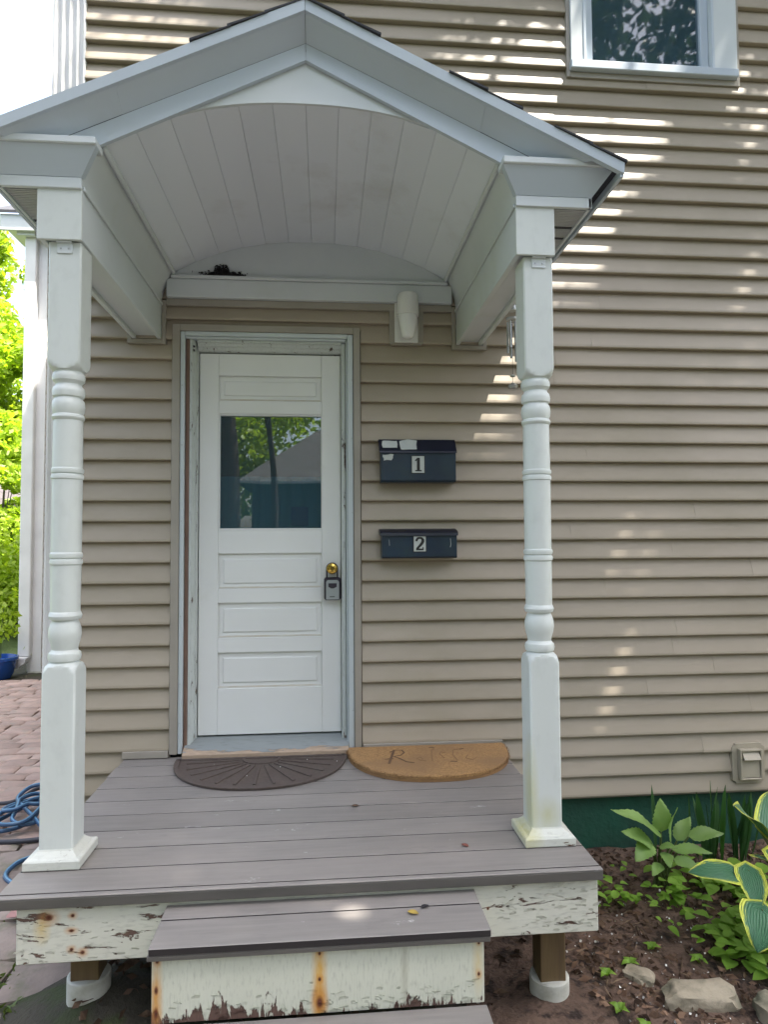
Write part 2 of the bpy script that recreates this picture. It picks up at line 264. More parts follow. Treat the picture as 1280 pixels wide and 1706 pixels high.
# ------------------------------------------------------------------ mesh helpers
ORG = {}
class MB:
    def __init__(s): s.v = []; s.f = []; s.uv = None
    def add(s, vs, fs):
        o = len(s.v); s.v += [tuple(p) for p in vs]; s.f += [tuple(i + o for i in f) for f in fs]; return s
    def box(s, x0, x1, y0, y1, z0, z1, b=0):
        if b <= 0:
            return s.add([(x, y, z) for x in (x0, x1) for y in (y0, y1) for z in (z0, z1)],
                [(0, 1, 3, 2), (4, 6, 7, 5), (0, 4, 5, 1), (2, 3, 7, 6), (0, 2, 6, 4), (1, 5, 7, 3)])
        b = min(b, .45 * (x1 - x0), .45 * (y1 - y0), .45 * (z1 - z0))
        bm = bmesh.new(); bmesh.ops.create_cube(bm, size=1)
        for v in bm.verts: v.co = Vector(((x0 + x1) / 2 + v.co.x * (x1 - x0), (y0 + y1) / 2 + v.co.y * (y1 - y0), (z0 + z1) / 2 + v.co.z * (z1 - z0)))
        bmesh.ops.bevel(bm, geom=bm.edges[:], offset=b, segments=1, affect='EDGES')
        bm.verts.index_update(); s.add([v.co[:] for v in bm.verts], [[v.index for v in f.verts] for f in bm.faces]); bm.free(); return s
    def prism(s, poly, axis, a0, a1):
        """extrude a 2D polygon along axis 'x','y' or 'z'"""
        def P(p, a): return {'x': (a, p[0], p[1]), 'y': (p[0], a, p[1]), 'z': (p[0], p[1], a)}[axis]
        n = len(poly)
        vs = [P(p, a0) for p in poly] + [P(p, a1) for p in poly]
        fs = [tuple(range(n)), tuple(range(2 * n - 1, n - 1, -1))] + [(i, (i + 1) % n + 0, (i + 1) % n + n, i + n) for i in range(n)]
        return s.add(vs, fs)
    def lathe(s, prof, c, seg=24, axis='z', rf=None):
        vs = []; n = len(prof)
        for r, h in prof:
            for k in range(seg):
                a = 2 * math.pi * (k + .5) / seg; rr = r if rf is None else rf(a, r)
                x, y = rr * math.cos(a), rr * math.sin(a)
                vs.append({'z': (c[0] + x, c[1] + y, c[2] + h), 'y': (c[0] + x, c[1] + h, c[2] + y), 'x': (c[0] + h, c[1] + x, c[2] + y)}[axis])
        fs = [(i * seg + k, i * seg + (k + 1) % seg, (i + 1) * seg + (k + 1) % seg, (i + 1) * seg + k) for i in range(n - 1) for k in range(seg)]
        fs += [tuple(range(seg - 1, -1, -1)), tuple((n - 1) * seg + k for k in range(seg))]
        return s.add(vs, fs)
    def tube(s, pts, r, seg=8, taper=None):
        pts = [Vector(p) for p in pts]; n = len(pts); vs = []; up = Vector((0, 0, 1))
        for i, p in enumerate(pts):
            d = (pts[min(i + 1, n - 1)] - pts[max(i - 1, 0)]).normalized()
            a = d.cross(up)
            if a.length < .05: a = d.cross(Vector((1, 0, 0)))
            a.normalize(); b = d.cross(a)
            rr = r if taper is None else r + (taper - r) * i / (n - 1)
            for k in range(seg):
                t = 2 * math.pi * k / seg; vs.append((p + rr * (math.cos(t) * a + math.sin(t) * b))[:])
        fs = [(i * seg + k, i * seg + (k + 1) % seg, (i + 1) * seg + (k + 1) % seg, (i + 1) * seg + k) for i in range(n - 1) for k in range(seg)]
        fs += [tuple(range(seg - 1, -1, -1)), tuple((n - 1) * seg + k for k in range(seg))]
        return s.add(vs, fs)
    def build(s, name, mat, parent=None, smooth=None, uv=None):
        o_ = ORG.get(parent.name, Vector()) if parent else Vector()
        me = bpy.data.meshes.new(name); me.from_pydata([(Vector(p) - o_)[:] for p in s.v], [], s.f)
        bm = bmesh.new(); bm.from_mesh(me); bmesh.ops.recalc_face_normals(bm, faces=bm.faces[:]); bm.to_mesh(me); bm.free()
        me.materials.append(MT[mat])
        if smooth is not None:
            me.polygons.foreach_set('use_smooth', [True] * len(me.polygons)); me.set_sharp_from_angle(angle=math.radians(smooth))
        ob = bpy.data.objects.new(name, me); COL.objects.link(ob)
        if parent: ob.parent = parent
        ORG[ob.name] = o_
        return ob
def tag(o, label, cat, group=None, kind=None):
    if label: o['label'] = label
    if cat: o['category'] = cat
    if group: o['group'] = group
    if kind: o['kind'] = kind
    return o
def thing(name, loc, label, cat, group=None):
    o = bpy.data.objects.new(name, None); COL.objects.link(o); o.location = loc; o.empty_display_size = .1
    ORG[o.name] = Vector(loc); return tag(o, label, cat, group)
def part(name, mat, parent, *boxes, b=.002, smooth=None):
    m = MB()
    for bx in boxes: m.box(*bx, b=b)
    return m.build(name, mat, parent, smooth)
def fastmesh(name, verts, faces4, mat, parent=None, smooth=False):
    o_ = ORG.get(parent.name, Vector()) if parent else Vector()
    me = bpy.data.meshes.new(name); verts = np.asarray(verts, np.float32) - np.array(o_, np.float32); faces4 = np.asarray(faces4, np.int32)
    k = faces4.shape[1]
    me.vertices.add(len(verts)); me.vertices.foreach_set('co', verts.ravel())
    me.loops.add(faces4.size); me.loops.foreach_set('vertex_index', faces4.ravel())
    me.polygons.add(len(faces4)); me.polygons.foreach_set('loop_start', np.arange(len(faces4), dtype=np.int32) * k)
    me.update(calc_edges=True); me.validate(); me.materials.append(MT[mat])
    if smooth: me.polygons.foreach_set('use_smooth', np.ones(len(faces4), bool))
    ob = bpy.data.objects.new(name, me); COL.objects.link(ob)
    if parent: ob.parent = parent
    ORG[ob.name] = o_; return ob
def leaf_quads(P, size, flat=.0, ratio=.55, jit=.35, N=None):
    """diamond leaf at every point of P, bent along its midrib (two faces); returns verts, faces"""
    n = len(P); d = rng.normal(size=(n, 3)); d[:, 2] *= (1 - flat); d /= np.linalg.norm(d, axis=1)[:, None]
    q = rng.normal(size=(n, 3)); q[:, 2] *= (1 - flat); a = np.cross(d, q); a /= np.linalg.norm(a, axis=1)[:, None] + 1e-9
    nrm = np.cross(d, a); s = size * (1 + jit * rng.uniform(-1, 1, n))[:, None]
    v = np.stack([P - d * s * .5, P + a * s * ratio * .5 + nrm * s * .08, P + d * s * .5, P - a * s * ratio * .5 + nrm * s * .08], 1).reshape(-1, 3)
    i = np.arange(n)[:, None] * 4
    f = np.concatenate([i + np.array([[0, 1, 2]]), i + np.array([[0, 2, 3]])], 0)
    return v, f

# ================================================================== THE SETTING
GZ = -.27
def sheet(name, x0, x1, y0, y1, nx, ny, zf, mat, label=None, kind='structure'):
    X, Y_ = np.meshgrid(np.linspace(x0, x1, nx), np.linspace(y0, y1, ny)); Z = zf(X, Y_)
    v = np.stack([X, Y_, Z], -1).reshape(-1, 3); i = np.arange(nx * ny).reshape(ny, nx)
    f = np.stack([i[:-1, :-1], i[:-1, 1:], i[1:, 1:], i[1:, :-1]], -1).reshape(-1, 4)
    o = fastmesh(name, v, f, mat, None, True); o['kind'] = kind; return o
def lump(X, Y_, k=1.):
    return k * (.5 * np.sin(7.3 * X + 1.3 * Y_) * np.cos(5.1 * Y_ - 2 * X) + .3 * np.sin(17 * X - 9 * Y_) * np.sin(13 * Y_ + 3) + .2 * np.sin(41 * X + 20 * Y_) * np.cos(37 * Y_ - 11 * X))
sheet('ground', -300, 300, -300, 300, 3, 3, lambda X, Y_: X * 0 - .36, 'lawn')
sheet('added_dark_ground', -9, 11, -13.6, -2.3, 3, 3, lambda X, Y_: X * 0 - .345, 'darkground')  # unseen dark ground added to cut green and sunlit bounce onto the porch
def hillz(X, Y_):
    t = np.clip((Y_ - 6.4) / 6.5, 0, 1); return -.345 + 2.6 * t * t * (3 - 2 * t) + .05 * lump(X, Y_)
sheet('hill', -40, -1.0, 5.6, 40, 70, 60, hillz, 'lawn')
def bedz(X, Y_): return GZ + .02 * lump(X * .6, Y_ * .6) + .012 * lump(X * 2.3, Y_ * 2.1) - .05 * np.clip(-Y_ - .6, 0, 2) + .05 * np.exp(-((X - .62) ** 2 / .05 + (Y_ + 1.1) ** 2 / .06))
sheet('garden_bed', .30, 6, -4, .0, 190, 130, bedz, 'soil')
def earthz(X, Y_): return GZ - .012 + .012 * lump(X, Y_) + .008 * lump(X * 3.1, Y_ * 2.7) - .05 * np.clip(-Y_ - .6, 0, 2) + .145 * np.exp(-((X + .90) ** 2 / .10 + (Y_ + 1.06) ** 2 / .08))
earth = sheet('path_bed', -6, .34, -4, 5.9, 150, 220, earthz, 'earth')

# pavers: small running-bond stones beyond, larger flagstones beside the deck
pv = bpy.data.objects.new('paved_path', None); COL.objects.link(pv); pv['kind'] = 'structure'; pv.location = (-1.8, .5, GZ); ORG[pv.name] = Vector(pv.location)
def stone(x0, x1, y0, y1, mat, h, jit, name):
    cx, cy = (x0 + x1) / 2, (y0 + y1) / 2; zc = GZ - .05 * max(0, -cy - .6)
    cor = [(x0, y0), ((x0 + x1) / 2, y0), (x1, y0), (x1, (y0 + y1) / 2), (x1, y1), ((x0 + x1) / 2, y1), (x0, y1), (x0, (y0 + y1) / 2)]
    cor = [(a + random.uniform(-jit, jit), b + random.uniform(-jit, jit)) for a, b in cor]
    tz = zc + h + random.uniform(-.006, .006); tl = (random.uniform(-.02, .02), random.uniform(-.02, .02))
    Z = lambda a, b, dz=0: tz + dz + (a - cx) * tl[0] + (b - cy) * tl[1]
    n = 8; ins = .86
    vs = [(a, b, zc - .04) for a, b in cor] + [(a, b, Z(a, b, -.009)) for a, b in cor] + [(cx + (a - cx) * ins, cy + (b - cy) * ins, Z(a, b, random.uniform(-.002, .002))) for a, b in cor] + [(cx, cy, Z(cx, cy, .003))]
    fs = [(i, (i + 1) % n, n + (i + 1) % n, n + i) for i in range(n)] + [(n + i, n + (i + 1) % n, 2 * n + (i + 1) % n, 2 * n + i) for i in range(n)] + [(2 * n + i, 2 * n + (i + 1) % n, 3 * n) for i in range(n)]
    MB().add(vs, fs).build(name, mat, pv, 50)
y = .35; row = 0
while y < 4.7:
    h = random.uniform(.12, .15); x = -1.62 - .26 * max(0, y * .55) + random.uniform(0, .1); n = 0
    while n < 8 + int(y):
        w = random.uniform(.17, .27); stone(x - w, x - .007, y, y + h - .007, 'paver', .022, .009, 'paver'); x -= w; n += 1
    y += h; row += 1
y = -2.1
while y < .33:
    h = random.uniform(.19, .27); x = -1.0 + random.uniform(-.06, .1) if y < -.9 else -1.24 + random.uniform(-.08, .03)
    for n in range(5):
        w = random.uniform(.22, .34); stone(x - w, x - .018, y, y + h - .018, 'flag', .022, .022, 'flagstone'); x -= w
    y += h

# ================================================================== THE HOUSE
house = thing('house', (1.0, 0, -.36), 'large house clad in taupe lap siding with the white front door', 'house')
S = .1016
XL, XR = -1.385, 5.2
DX0, DX1, DZ1 = -.945, .002, 2.418
WX0, WX1, WZ0, WZ1 = 1.118, 2.104, 3.803, 5.02
# backing wall in pieces round the openings
part('wall', 'interior', house, (-1.5, DX0 + .03, .008, .12, 0, 5.6), (DX1 - .03, WX0 + .04, .008, .12, 0, 5.6), (DX0 + .03, DX1 - .03, .008, .12, DZ1 - .03, 5.6), (WX1 - .04, XR, .008, .12, 0, 5.6), (WX0 + .04, WX1 - .04, .008, .12, 0, WZ0 + .04), (WX0 + .04, WX1 - .04, .008, .12, WZ1, 5.6), b=0)
part('side_wall', 'siding', house, (-1.5, -1.46, .12, 8, -.3, 5.6), b=0)
part('foundation', 'foundation', house, (-1.50, XR, .02, .3, -.6, .004), b=0)
def course(k, x0, x1, proud=0.):
    z = k * S + random.uniform(-.0008, .0008); t = -.0016 - proud
    w = .0009 * math.sin(k * 12.9 + x0 * 3)
    prof = [(.0075, z), (-.0275 + t + w, z), (-.0295 + t + w, z + .004), (-.0285 + t + w, z + .014), (-.0170 + t, z + .052), (-.0035 + t, z + .092), (.0045 + t, z + .1066), (.0075, z + .1066)]
    MB().prism(prof, 'x', x0, x1).build('siding_course', 'siding', house)
for k in range(0, 54):
    z0, z1 = k * S, (k + 1) * S
    iv = [(XL, XR)]
    def cut(a, b):
        global iv
        out = []
        for (p, q) in iv:
            if b <= p or a >= q: out.append((p, q)); continue
            if a > p: out.append((p, a))
            if b < q: out.append((b, q))
        iv = out
    if z0 < DZ1 - .03: cut(DX0, DX1)
    if z0 > WZ0 - .01 and z0 < WZ1: cut(WX0 + .004, WX1 - .004)
    if 2 <= k <= 2: pass
    for (p, q) in iv:
        if q - p > 2.2:
            j = {8: 1.66, 7: 1.64, 12: 1.65, 14: 1.78, 21: 1.02, 22: 1.03, 33: 1.33}.get(k, random.uniform(.9, 3.4) + p * .2)
            j = min(max(j, p + .5), q - .5)
            course(k, p, j + .02, 0.); course(k, j, q, .0012)
        else: course(k, p, q, 0.)
MB().prism([(.003, 2.405), (-.0165, 2.405), (-.0072, 2.428), (-.0046, 2.4436), (.003, 2.4436)], 'x', DX0, DX1).build('siding_course', 'siding', house)
# starter strip under the siding, corner post with flutes, eave
part('starter_strip', 'trim', house, (XL, XR, -.011, .002, -.012, -.0015), b=0)
m = MB(); xs = np.linspace(-1.545, -1.385, 81)
poly = [(x, -.012 - (.012 * max(0, math.sin((x + 1.545) / .16 * math.pi * 9)) if .012 < x + 1.545 < .148 else .016)) for x in xs]
m.prism([(-1.545, .10)] + poly + [(-1.385, .10)], 'z', -.02, 5.6); m.build('corner_post', 'wingwhite', house, 40)
part('eave', 'white', house, (-1.8, 5.4, -.22, .3, 5.58, 5.62), (-1.8, 5.4, -.24, -.22, 5.56, 5.70))
m = MB(); m.prism([(-.25, 5.705), (-.25, 5.73), (5, 8.9), (5, 8.86)], 'x', -1.9, 5.5); m.build('roof', 'shingle', house)
# trim strips where the deck meets the wall
part('ledger_trim', 'trim', house, (-1.163, -.946, -.040, -.016, .2725, .306))
part('ledger_trim', 'trim', house, (.004, .715, -.040, -.016, .2725, .306))

# ---- door frame
fr = part('door_frame', 'trim', house, (DX0 + .002, -.905, -.034, .02, .285, 2.413), (-.036, -.002, -.034, .02, .285, 2.413), (-.905, -.036, -.034, .02, 2.379, 2.413))
part('storm_door_channel', 'alum', fr, (-.904, -.882, -.026, .03, .285, 2.378), b=.003)
part('storm_door_channel', 'alum', fr, (-.066, -.038, -.026, .03, .285, 2.378), (-.074, -.0665, -.018, .03, .285, 2.35), b=.003)
part('storm_door_channel', 'alum', fr, (-.8815, -.0665, -.030, .03, 2.356, 2.378), (-.8815, -.0745, -.02, .03, 2.345, 2.3555), b=.003)
part('exposed_stud', 'barewood', fr, (-.881, -.862, -.008, .04, .29, 2.344), b=.003)
m = MB(); m.prism([(-.861, -.004), (-.861, .12), (-.8275, .12), (-.8275, .055), (-.834, .05), (-.838, .02), (-.85, -.004)], 'z', .30, 2.344); m.build('jamb', 'jamb', fr)
part('jamb', 'jamb', fr, (-.0985, -.0755, .012, .12, .30, 2.344), b=.004)
m = MB(); m.prism([(.0, 2.344), (.0, 2.334), (.012, 2.330), (.02, 2.318), (.03, 2.314), (.036, 2.302), (.05, 2.296), (.12, 2.296), (.12, 2.344)], 'x', -.827, -.099); m.build('head_jamb', 'jamb', fr)
m = MB(); m.prism([(-.075, .262), (-.075, .292), (-.06, .306), (.05, .338), (.14, .342), (.14, .262)], 'x', -.872, -.068); m.build('threshold', 'sill', fr, 30)
for z in (.43, .62, .95, 1.42, 1.8, 2.1): part('screw', 'steel', fr, (-.897, -.891, -.0285, -.025, z, z + .006)); part('screw', 'steel', fr, (-.048, -.043, -.0285, -.025, z + .04, z + .045))
part('strike_plate', 'steel', fr, (-.089, -.082, .0085, .0125, 1.285, 1.318))
for z in (2.285, 2.305): part('closer_bolt', 'boxblack', fr, (-.846, -.838, -.008, .012, z, z + .008))
# ---- door leaf
dl = part('door', 'door', house, (-.824, -.1005, .074, .10, .347, 2.291), b=0)
X0, X1 = -.8235, -.101; PX0, PX1 = -.727, -.199
def dboard(n, x0, x1, z0, z1): part(n, 'door', dl, (x0, x1, .058, .0738, z0, z1), b=.0022)
dboard('stile', X0, PX0, .348, 2.290); dboard('stile', PX1, X1, .348, 2.290)
zs = [(.348, .578), (.757, .832), (1.008, 1.080), (1.258, 1.378), (1.978, 2.047), (2.176, 2.290)]
for z0, z1 in zs: dboard('rail', PX0 + .0004, PX1 - .0004, z0, z1)
for z0, z1 in [(.578, .757), (.832, 1.008), (1.080, 1.258), (2.047, 2.176)]:
    m = MB(); a = .026; b_ = .04
    def ring(i, y): return [(PX0 + i, y, z0 + i), (PX1 - i, y, z0 + i), (PX1 - i, y, z1 - i), (PX0 + i, y, z1 - i)]
    vs = ring(.001, .0735) + ring(.010, .0715) + ring(a, .0725) + ring(a + .002, .0675) + ring(a + .006, .0655)
    fs = [(4 * j + i, 4 * j + (i + 1) % 4, 4 * j + 4 + (i + 1) % 4, 4 * j + 4 + i) for j in range(4) for i in range(4)] + [(16, 17, 18, 19)]
    m.add(vs, fs); po_ = m.build('panel', 'door', dl); po_.data.materials.append(MT['doorwear']); po_.data.polygons[0].material_index = 1
# the lite: cut the leaf behind with dark room, glazing bead, pane, curtain
dl_m = dl.data
bm = bmesh.new(); bm.from_mesh(dl_m); bm.clear()
bm.free()
m = MB(); m.box(-.824, -.1005, .074, .10, .347, 1.388); m.box(-.824, -.1005, .074, .10, 1.970, 2.291); m.box(-.824, -.721, .074, .10, 1.388, 1.970); m.box(-.201, -.1005, .074, .10, 1.388, 1.970)
tmp = m.build('door_tmp', 'door', house); dl.data = tmp.data; bpy.data.objects.remove(tmp)
part('glazing_bead', 'door', dl, (-.7265, -.7195, .062, .076, 1.379, 1.977), (-.2025, -.1995, .062, .076, 1.379, 1.977), (-.719, -.203, .062, .076, 1.379, 1.387), (-.719, -.203, .062, .076, 1.970, 1.977), b=.0015)
part('glass_pane', 'glass', dl, (-.7215, -.2005, .080, .084, 1.386, 1.972), b=0)
m = MB(); xs = np.linspace(-.75, -.17, 60)
fr_ = [(x, .125 + .006 * math.sin(x * 75) + .003 * math.sin(x * 160)) for x in xs]; bk = [(x, y + .002) for x, y in fr_[::-1]]
m.prism(fr_ + bk, 'z', 1.36, 1.66); m.build('curtain', 'curtain', dl, 40)
part('blue_reflection_patch', 'bluething', dl, (-.36, -.27, .112, .116, 1.40, 1.50), b=.002)  # blue patch added behind the pane for a blue spot reflected in it
# knob with rose
m = MB(); m.lathe([(.030, .0), (.030, -.004), (.026, -.008), (.014, -.012), (.012, -.03), (.020, -.036), (.0265, -.044), (.0275, -.052), (.024, -.058), (.013, -.061), (.011, -.0595), (.004, -.0595)], (-.147, .0575, 1.180), 28, 'y'); m.build('knob', 'brass', dl, 35)
# dark rooms behind the door and the window
part('room', 'interior', house, (-1.2, .4, .9, .92, .2, 2.6), (-1.2, -1.18, .2, .92, .2, 2.6), (.38, .4, .2, .92, .2, 2.6), (-1.2, .4, .2, .92, 2.58, 2.6), (-1.2, .4, .2, .92, .2, .22), b=0)
part('room', 'interior', house, (.9, 2.3, .9, .92, 3.5, 5.3), (.9, .92, .15, .92, 3.5, 5.3), (2.28, 2.3, .15, .92, 3.5, 5.3), (.9, 2.3, .15, .92, 5.28, 5.3), (.9, 2.3, .15, .92, 3.5, 3.52), b=0)
# ---- upper window
wo = part('window', 'white', house, (1.140, 1.225, -.046, .03, 3.885, 4.98), (1.935, 2.083, -.046, .03, 3.885, 4.98), (1.225, 1.935, -.046, .03, 4.91, 4.98), (1.225, 1.935, -.04, .03, 3.885, 3.893), b=.003)
part('window_trim', 'trim', wo, (1.120, 1.1395, -.036, .01, 3.806, 5.0), (2.0835, 2.102, -.034, .01, 3.806, 5.0), (1.1395, 2.0835, -.034, .01, 4.9805, 5.0), (1.1395, 2.0835, -.034, .01, 3.806, 3.838))
part('sill', 'whitecoil', wo, (1.134, 2.078, -.066, .0, 3.8385, 3.8845), b=.004)
part('sash', 'whitecoil', wo, (1.2255, 1.272, -.018, .04, 3.894, 4.90), (1.889, 1.9345, -.018, .04, 3.894, 4.90), (1.272, 1.889, -.018, .04, 3.894, 3.922), (1.272, 1.889, -.018, .04, 4.87, 4.90), (1.272, 1.889, -.012, .04, 4.41, 4.45), b=.003)
part('sash_bead', 'whitecoil', wo, (1.9350, 1.9500, -.0500, -.0465, 3.893, 4.90), b=.001)
part('sash_bead', 'whitecoil', wo, (1.2100, 1.2250, -.0500, -.0465, 3.893, 4.90), b=.001)
part('pane', 'wglass', wo, (1.271, 1.890, .005, .009, 3.921, 4.88), b=0)
part('blind', 'interior', wo, (1.84, 1.885, .03, .05, 3.93, 4.86), b=0)

# ================================================================== PORCH CANOPY
can = thing('porch_canopy', (-.246, -.6, .269), 'white gabled porch canopy with arched plank ceiling on two turned posts', 'porch canopy')
XC = -.246
def sym(x): return 2 * XC - x
BZ0, BZ1 = 2.335, 2.512
YF = -1.13
for sgn in (-1, 1):
    xi, xo = (-.997, -1.140) if sgn < 0 else (.499, .638)
    a, b_ = min(xi, xo), max(xi, xo)
    bo = part('beam', 'white', can, (a, a + .02, YF + .012, -.004, BZ0, BZ1), (b_ - .02, b_, YF + .012, -.004, BZ0, BZ1), (a + .0203, b_ - .0203, YF + .012, -.004, BZ0 + .016, BZ0 + .03), b=.002)
    part('beam_end', 'postpaint', bo, (a - .001, b_ + .001, YF - .002, YF + .0115, BZ0 - .004, BZ1 - .0005), b=.002)
    # trim where the beam meets the siding
    part('beam_trim', 'trim', bo, (a - .022, a - .002, -.036, -.012, BZ0 - .025, BZ1 + .02), (b_ + .002, b_ + .022, -.036, -.012, BZ0 - .025, BZ1 + .02), (a - .002, b_ + .002, -.036, -.012, BZ0 - .025, BZ0 - .002), b=.002)
    # cove board between beam and springing of the vault
    xs_ = -.940 if sgn < 0 else .449
    dx = xs_ - xi
    m = MB(); pts = [(xi + dx * t * t * (1.15 - .15 * t), BZ1 + .002 + (2.660 - BZ1) * t) for t in np.linspace(0, 1, 7)]
    back = [(x - sgn * -.012 if False else x + (.012 if sgn > 0 else -.012), z) for x, z in pts[::-1]]
    m.prism(pts + back, 'y', YF + .004, -.03); m.build('cove_board', 'white', can, 40)
    part('spring_moulding', 'white', can, (min(xs_, xs_ - sgn * .018), max(xs_, xs_ - sgn * .018), YF + .006, -.045, 2.650, 2.672), b=.006)
    part('cove_bead', 'white', can, (min(xi, xi - sgn * .008), max(xi, xi - sgn * .008), YF + .006, -.03, 2.503, 2.5185), b=.003)
# vault planks
def arc(x):
    t = (x - XC) / .700; return 2.664 + .180 * (1 - abs(t) ** 2.35)
xs = [-.944]
NP = 12
for i in range(NP): xs.append(-.944 + (i + 1) * (1.394) / NP)
for i in range(NP):
    a, b_ = xs[i] + .0005, xs[i + 1] - .0005
    sag = random.uniform(-.0015, .0015)
    pts = [(x, arc(x) + sag + (.0012 if k in (0, 3) else 0)) for k, x in enumerate((a, a + .002, b_ - .002, b_))]
    m = MB(); m.prism(pts + [(b_, arc(b_) + .016), (a, arc(a) + .016)], 'y', YF + .012, -.042); m.build('ceiling_plank', 'ceil', can)
m = MB(); pts = [(x, arc(x) + .0175) for x in np.linspace(-.943, .449, 40)]; m.prism(pts + [(x, z + .004) for x, z in pts[::-1]], 'y', YF + .014, -.044); m.build('ceiling_backing', 'nest', can)
# back arch panel, ledge
m = MB(); pts = [(x, arc(x) + .015) for x in np.linspace(-.96, .468, 40)]; m.prism([(-.96, 2.62), (.468, 2.62)] + pts[::-1], 'y', -.041, -.02); m.build('arch_panel', 'white', can)
lg = part('ledge', 'white', can, (-.968, .474, -.064, -.02, 2.540, 2.632), b=.004)
part('ledge_cap', 'white', lg, (-.945, .452, -.074, -.042, 2.6325, 2.650), b=.004)
part('ledge_trim', 'trim', lg, (-.974, .478, -.038, -.016, 2.505, 2.5395), b=.002)
# pediment face (between the vault edge and the rake)
m = MB(); xs = np.linspace(-.95, .456, 61); SL = .478
lo = [(x, arc(x) - .0005) for x in xs]; hi = [(x, 3.03 - SL * abs(x - XC)) for x in xs]
for i in range(60):
    q = [lo[i], lo[i + 1], hi[i + 1], hi[i]]
    if q[3][1] - q[0][1] < .001 and q[2][1] - q[1][1] < .001: continue
    m.add([(p[0], YF, p[1]) for p in q] + [(p[0], YF + .011, p[1]) for p in q], [(0, 1, 2, 3), (7, 6, 5, 4), (0, 4, 5, 1), (3, 2, 6, 7)])
m.build('pediment_face', 'white', can)
# rakes: inner frieze band, tilted crown band, drip strip, roof slab, shingles
DXE = 1.099
def rk(x, z): return z - .466 * abs(x - XC)
for sgn in (-1, 1):
    xe = XC + sgn * DXE; xr = XC + sgn * .745
    g = MB(); def_in = 2.987; def_out = 3.046
    def quad(m, A, B, C, D, t):   # A,B,C,D front corners; t thickness vector
        vs = [Vector(p) for p in (A, B, C, D)]; ws = [p + Vector(t) for p in vs]
        m.add([p[:] for p in vs + ws], [(0, 1, 2, 3), (7, 6, 5, 4), (0, 4, 5, 1), (1, 5, 6, 2), (2, 6, 7, 3), (3, 7, 4, 0)])
    xm = XC + sgn * .0006
    xb = XC + sgn * .78; xcut = XC + sgn * .71
    m = MB(); quad(m, (xm, YF - .018, 2.987), (xcut, YF - .018, 2.987 - .487 * .71), (XC + sgn * .868, YF - .018, rk(XC + sgn * .868, 3.046)), (xm, YF - .018, 3.046), (0, .016, 0)); rake = m.build('rake_board', 'whitecoil', can)
    m = MB()
    # crown band in two lengths with a visible joint
    for (u0, u1, e) in ((0.0006, .56, 0), (.5605, 1.0, .0012)):
        xa, xb_ = XC + sgn * u0 * DXE, XC + sgn * u1 * DXE
        xl_ = XC + sgn * (.872 if u1 == 1.0 else u1 * DXE); xu_ = XC + sgn * (1.0 if u1 == 1.0 else u1 * DXE)
        quad(m, (xa, YF - .019 - e, rk(xa, 3.0465)), (xl_, YF - .019 - e, rk(xl_, 3.0465)), (xu_, YF - .094 - e, rk(xu_, 3.095)), (xa, YF - .094 - e, rk(xa, 3.095)), (0, .012, .012))
    m.build('rake_crown', 'whitecoil', rake)
    m = MB(); quad(m, (xm, YF - .108, 3.0935), (xe, YF - .108, rk(xe, 3.0935)), (xe, YF - .112, rk(xe, 3.129)), (xm, YF - .112, 3.129), (0, .02, 0)); m.build('drip_edge', 'whitecoil', rake)
    m = MB(); quad(m, (xm, YF - .10, 3.112), (xe, YF - .10, rk(xe, 3.112)), (xe, YF - .10, rk(xe, 3.128)), (xm, YF - .10, 3.128), (0, 1.215, 0)); rf = m.build('roof_deck', 'shingle', can)
    n = 9; L = DXE - .004
    for i in range(n):
        u0 = L * (1 - (i + 1) / n) - (.0 if i < n - 1 else 0); u1 = L * (1 - i / n) + .012
        ov = random.choice((-.03, .003, .006, .009, -.02))
        z0 = 3.1285 - .466 * u0; z1 = 3.1285 - .466 * u1
        xa, xb_ = XC + sgn * u0, XC + sgn * u1
        m = MB(); quad(m, (xa, YF - .112 - ov, z0), (xb_, YF - .112 - ov, z1 + .004), (xb_, YF - .112 - ov, z1 + .012), (xa, YF - .112 - ov, z0 + .004), (0, 1.23 + ov, 0)); m.build('shingle_course', 'shingle', rf)
    m = MB(); quad(m, (xe, YF - .10, rk(xe, 3.085)), (xe, -.012, rk(xe, 3.085)), (xe + sgn * .006, -.012, rk(xe, 3.131)), (xe + sgn * .006, YF - .10, rk(xe, 3.131)), (-sgn * .012, 0, 0)); m.build('eave_drip', 'whitecoil', rf)
    # eave return across the front
    xi = -.995 if sgn < 0 else .497
    xo = XC + sgn * 1.020
    a, b_ = min(xi, xo), max(xi, xo)
    rt = part('eave_return', 'white', can, (a, b_, YF - .012, YF + .004, 2.5035, 2.541), b=.002)
    m = MB(); xt = -.930 if sgn < 0 else .436; xto = XC + sgn * 1.072
    quad(m, (xi, YF - .012, 2.5415), (xo, YF - .012, 2.5415), (xto, YF - .066, 2.621), (xt, YF - .066, 2.621), (0, .03, .004)); m.build('return_crown', 'whitecoil', rt)
    part('return_cap', 'white', rt, (min(xt, xto), max(xt, xto), YF - .076, YF + .002, 2.6215, 2.646), b=.003)
    # eave along the side: soffit with ribs, fascia crown
    so_ = -1.141 if sgn < 0 else .639
    a, b_ = min(so_, xo), max(so_, xo)
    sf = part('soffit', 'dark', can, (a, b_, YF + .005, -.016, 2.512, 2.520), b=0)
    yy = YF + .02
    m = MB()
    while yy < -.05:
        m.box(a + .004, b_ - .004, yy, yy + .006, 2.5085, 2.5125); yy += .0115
        if random.random() < .09: yy += .02
    r_ = m.build('soffit_ribs', 'mesh', sf); r_['kind'] = 'stuff'
    m = MB(); quad(m, (xo, YF - .012, 2.5035), (xo, -.016, 2.5035), (xo, -.016, 2.541), (xo, YF - .012, 2.541), (-sgn * .01, 0, 0)); fs_ = m.build('fascia', 'white', can)
